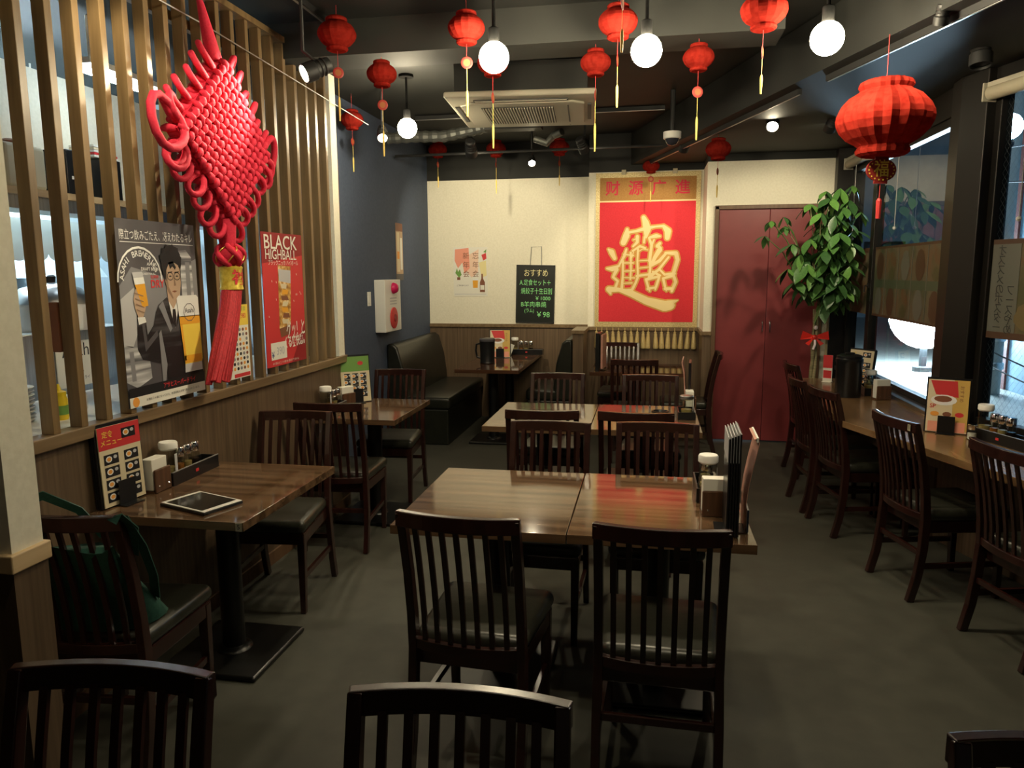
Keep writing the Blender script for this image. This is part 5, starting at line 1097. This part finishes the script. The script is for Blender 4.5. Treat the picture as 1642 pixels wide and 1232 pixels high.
# booth table
jg = thing('water_jug', 'black lidded water jug on the booth table', 'jug', (-1.50, 6.95, Z))
MB().lathe([(.068, 0), (.072, .008), (.068, .02), (.072, .20), (.074, .215), (.070, .235), (.02, .245)], 26).build('jug_body', black_m, jg, smooth=40); MB().lathe([(.075, .212), (.076, .232), (.066, .24)], 26, cap=False).build('lid_ring', gryd, jg, smooth=40)
MB().tube([(-.07, 0, .19), (-.105, 0, .18), (-.112, 0, .12), (-.10, 0, .06), (-.07, 0, .05)], .010, 8).build('handle', black_m, jg, smooth=60)
menu_stand(Lz(-1.47, 7.42, Z, 8), 'orange food menu standing behind the water jug on the booth table', style=2, nback=1, ht=.28, wd=.20)
condiments(Lz(-1.25, 7.78, Z, 0), .34, 'the booth table under the blackboard', 3, True, .10)
fc = thing('flip_card', 'small white card leaning beside the booth condiment tray', 'card', M=Lz(-1.45, 7.66, Z, 0)); o = MB().bb(-.045, .045, -.002, .002, 0, .13).build('card', paper_m, fc); o.matrix_local = Matrix.Rotation(math.radians(20), 4, 'Y')
# scroll table
ms3 = thing('menu_bundle', 'black and brown menus standing at the left end of the scroll table', 'menu', M=Lz(-.40, 6.62, Z, 84))
MB().bb(-.10, .10, .0, .035, 0, .33).build('menu_binder', black_m, ms3); MB().bb(-.10, .10, -.03, -.012, .02, .315).build('brown_brochure', MATS['brochure_print'], ms3); MB().bb(-.05, .05, -.05, .05, 0, .004).build('stand_foot', black_m, ms3)
# window counter
ca = math.degrees(math.atan2(ND.y, ND.x))
ib = thing('ice_bucket', 'black lidded ice bucket on the far end of the window counter', 'bucket', (1.365, 5.42, Z))
MB().lathe([(.080, 0), (.084, .01), (.084, .235), (.088, .24), (.088, .262), (.080, .27)], 30).build('pail', black_m, ib, smooth=40); MB().lathe([(.083, .270), (.083, .282), (.06, .292), (.0001, .294)], 30, cap=False).build('lid', black_m, ib, smooth=40); MB().bb(-.03, .03, -.012, .012, .29, .305).build('lid_grip', black_m, ib, bevel=.004)
condiments(Lz(1.535, 5.56, Z, 84), .24, 'the far counter beside the ice bucket', 2)
napkins(Lz(1.555, 5.33, Z, 12), 'napkin holder beside the ice bucket')
menu_stand(Lz(1.56, 5.93, Z, -52), 'pale menu of round dishes standing behind the ice bucket', style=0, head=beige_pr, title='め', nback=2, ht=.27)
menu_stand(Lz(1.565, 4.235, Z, -22), 'steak photo menu standing on the counter by the corner post', style=2, nback=2, ht=.285, wd=.19)
p = npt(.60, .13); condiments(Lz(p[0], p[1], Z, ca), .36, 'the near counter by the wired window', 3)
p = npt(.30, .13); p = npt(.52, .20); cruet((NB @ Vector((.475, -.21 * OUT, 0))).to_tuple()[:2] + (Z,), white_m, 'short salt shaker in front of the near counter tray', 'on the near counter', .075)
p = npt(.86, .15); napkins(Lz(p[0], p[1], Z, ca), 'napkin holder on the counter at the right picture edge')
rc_ = thing('price_card', 'small red and white card standing at the far counter end', 'card', M=Lz(1.385, 6.12, Z, -30)); MB().bb(-.035, .035, -.002, .002, 0, .21).build('card', paper_m, rc_); o = MB().rect(-.035, .035, .11, .21).build('red_band', redpr, rc_); o.matrix_local = frame((0, -.003, 0), (1, 0, 0), (0, 0, 1)); o = MB().rect(-.03, .03, .03, .09).build('red_print', redpr, rc_); o.matrix_local = frame((0, -.003, 0), (1, 0, 0), (0, 0, 1)); MB().bb(-.035, .035, -.03, .03, 0, .003).build('card_foot', paper_m, rc_)

# ------------------------------------------------------------------ green bag on the chair
bgp = thing('shoulder_bag', 'dark green canvas bag with straps slumped on the chair before table 5', 'bag', M=Lz(-1.705, 2.03, .453, 5))
mb = MB(); nu, nv = 20, 12
for j in range(nv + 1):
    v = j / nv; hz = .30 * v
    for i in range(nu):
        a = 2 * PI * i / nu; wx = .155 * (1 - .10 * v) * (1 + .05 * math.sin(3 * a + 4 * v)); dy = (.085 * (1 - v) ** 1.2 + .020) * (1 + .12 * math.sin(2 * a + 5 * v))
        y0 = .06 * (1 - v) - .105 * v - .04
        mb.v.append((wx * math.copysign(abs(math.cos(a)) ** .6, math.cos(a)), y0 + dy * math.copysign(abs(math.sin(a)) ** .8, math.sin(a)), .003 + hz + .012 * math.sin(4 * a + 3 * v) * v))
for j in range(nv):
    for i in range(nu): mb.f.append((j * nu + i, j * nu + (i + 1) % nu, (j + 1) * nu + (i + 1) % nu, (j + 1) * nu + i))
mb.f.append(tuple(range(nu))[::-1]); mb.f.append(tuple(nv * nu + i for i in range(nu))); mb.build('bag_body', bag_m, bgp, smooth=70)
def strap(pts, nm='strap', wd=.030):
    mb = MB(); n = len(pts); P_ = [Vector(p) for p in pts]
    for i, p in enumerate(P_):
        t = (P_[min(i + 1, n - 1)] - P_[max(i - 1, 0)]).normalized(); s = t.cross(Vector((0, 1, .2))).normalized()
        u = s.cross(t)
        for a, b in ((-1, -1), (1, -1), (1, 1), (-1, 1)): mb.v.append(tuple(p + s * (a * wd / 2) + u * (b * .0018)))
    for i in range(n - 1):
        for k in range(4): mb.f.append((4 * i + k, 4 * i + (k + 1) % 4, 4 * i + 4 + (k + 1) % 4, 4 * i + 4 + k))
    return mb.build(nm, bag_m, bgp, smooth=60)
strap([(.165, -.10, .27), (.195, -.135, .37), (.185, -.19, .425), (.178, -.21, .41)])
strap([(.15, .02, .08), (.185, -.04, .18), (.195, -.10, .30), (.188, -.17, .415)])
strap([(-.10, -.12, .28), (-.14, -.17, .40), (-.12, -.215, .45), (-.05, -.18, .475), (.03, -.14, .42), (.08, -.11, .33)])
strap([(-.13, -.19, .43), (-.125, -.245, .44), (-.105, -.262, .38), (-.09, -.265, .33), (-.12, -.27, .27), (-.17, -.268, .24), (-.22, -.262, .27)])
strap([(.02, .07, .012), (.07, .095, .04), (.11, .10, .028), (.13, .075, .012), (.09, .06, .008)], 'loose_strap', .022)

# ------------------------------------------------------------------ the money tree
pt = thing('potted_money_tree', 'tall potted money tree with glossy leaves beside the window', 'plant', (1.40, 6.62, 0))
MB().lathe([(.10, 0), (.115, .01), (.135, .24), (.145, .26), (.145, .285), (.128, .285), (.124, .25)], 28).build('pot', pot_m, pt, smooth=40); MB().lathe([(.0001, .25), (.126, .25)], 24, cap=False).build('soil', soil_m, pt)
def trunk(x0, ph, r0):
    pts = [(x0 + .016 * math.cos(ph + z * 7), .016 * math.sin(ph + z * 7), .25 + z) for z in [k * .1 for k in range(11)]]; MB().tube(pts, [r0 * (1.2 - .05 * k) for k in range(11)], 8).build('trunk', stem_m, pt, smooth=60)
trunk(-.02, 0, .016); trunk(-.02, 2.1, .014); trunk(-.02, 4.2, .014)
MB().tube([(.085, .06, .25), (.10, .06, 2.1)], .010, 8).build('stake', stake_m, pt)
bow = MB()
for s in (-1, 1): bow.add([(-.03, -.045, 1.03), (-.03 + s * .10, -.07, 1.075), (-.03 + s * .115, -.055, 1.0), (-.03, -.05, 1.01)], [(0, 1, 2, 3)]).add([(-.03, -.045, 1.02), (-.03 + s * .045, -.06, .95), (-.03 + s * .075, -.06, .97)], [(0, 1, 2)])
bow.ball((-.03, -.05, 1.02), .022, 10, 6); bow.build('ribbon_bow', ribbon_m, pt)
MB().ball((-.025, -.05, 1.10), .018, 8, 5).tube([(-.03, -.06, 1.0), (-.028, -.065, .96), (-.04, -.062, .92)], .010, 6).build('pale_ribbon', pinkrib_m, pt)
# leaf meshes shared by all leaves
LEAF = []
for k in range(3):
    mb = MB(); n = 7; ln = 1.0
    for i in range(n + 1):
        u = i / n; wv = .19 * math.sin(PI * min(u * 1.02, 1)) ** .8 * (1.1 - .35 * abs(u - .6)); dr = -.28 * u * u
        for s in (-1, 0, 1): mb.v.append((u * ln, s * wv, dr + (.035 if s else 0) * (1 if s else 0)))
    for i in range(n):
        for s in (0, 1): mb.f.append((3 * i + s, 3 * i + s + 1, 3 * i + 4 + s, 3 * i + 3 + s))
    o = mb.build('leaf', leaf_m[k], pt, smooth=80); LEAF.append(o.data); bpy.data.objects.remove(o)
rr = random.Random(11)
def whorl(c, n, ln, branch_from):
    c = Vector(c); b = Vector(branch_from)
    mid = b.lerp(c, .55) + Vector((0, 0, .06))
    MB().tube([b, mid, c], [.006, .0045, .003], 5).build('branch', MATS['leaf_green_mid'] if rr.random() < .6 else stem_m, pt, smooth=60)
    a0 = rr.uniform(0, 6)
    for i in range(n):
        a = a0 + 2 * PI * i / n + rr.uniform(-.25, .25); o = bpy.data.objects.new('leaf', LEAF[rr.choice((0, 0, 1, 1, 2))]); COL.objects.link(o); o.parent = pt
        l_ = ln * rr.uniform(.8, 1.25); o.scale = (l_, l_ * rr.uniform(.9, 1.2), l_); o.location = c; o.rotation_euler = (rr.uniform(-.3, .3), rr.uniform(.25, .95), a)
B0 = Vector((-.02, 0, 1.28))
TIPS = [(-.42, -.08, 1.97, 5, .10), (-.47, -.10, 1.85, 4, .11), (-.33, -.10, 2.0, 4, .11), (-.30, -.02, 1.93, 5, .11), (-.25, -.1, 1.78, 5, .14), (-.18, -.12, 1.70, 6, .17), (-.27, -.08, 1.58, 5, .14), (-.22, -.15, 1.48, 5, .15), (-.10, -.14, 1.55, 6, .16), (-.05, -.08, 1.86, 5, .14),
        (-.12, -.05, 2.10, 5, .13), (.02, -.10, 2.14, 6, .15), (.10, -.06, 2.22, 6, .15), (.17, -.10, 2.12, 5, .14), (.20, -.05, 2.24, 5, .12), (.05, -.16, 2.0, 6, .15), (.15, -.14, 1.95, 6, .15), (.22, -.12, 1.88, 5, .13), (.04, -.16, 1.80, 6, .16), (.14, -.12, 1.74, 6, .15), (.21, -.10, 1.66, 5, .14), (.03, -.18, 1.64, 6, .17), (.12, -.16, 1.54, 6, .16), (.20, -.12, 1.46, 5, .15), (.05, -.16, 1.42, 6, .16), (.13, -.10, 1.34, 5, .15), (.02, -.12, 1.30, 5, .15), (-.10, -.10, 1.40, 5, .14), (.0, .08, 1.95, 6, .15), (.10, .12, 1.80, 6, .15), (-.10, .08, 1.72, 6, .15), (.05, .15, 1.60, 6, .15), (.16, .10, 1.50, 6, .14), (-.18, .04, 1.62, 5, .14), (.0, -.05, 2.2, 5, .12), (.08, .02, 2.08, 6, .14), (.24, -.16, 2.02, 4, .12), (.18, -.2, 1.60, 4, .13), (-.02, -.2, 1.72, 6, .17), (.08, -.2, 1.86, 6, .16), (.0, -.14, 1.50, 6, .17), (.09, -.2, 1.48, 6, .17), (-.14, -.16, 1.62, 6, .17), (-.05, -.15, 2.02, 6, .15), (.12, -.16, 2.06, 6, .15), (.19, -.16, 1.78, 6, .15), (-.12, -.12, 1.82, 6, .15), (.16, -.18, 1.40, 6, .16), (-.16, -.1, 1.46, 6, .16), (.06, -.18, 1.56, 6, .17), (.0, -.1, 1.92, 6, .15), (.1, -.12, 1.66, 6, .16)]
for (x, y, z, n, l_) in TIPS:
    s = .75; whorl((x, y, z), n, l_, B0 + Vector((x * .25, y * .25, max(0, (z - 1.5) * .45))))
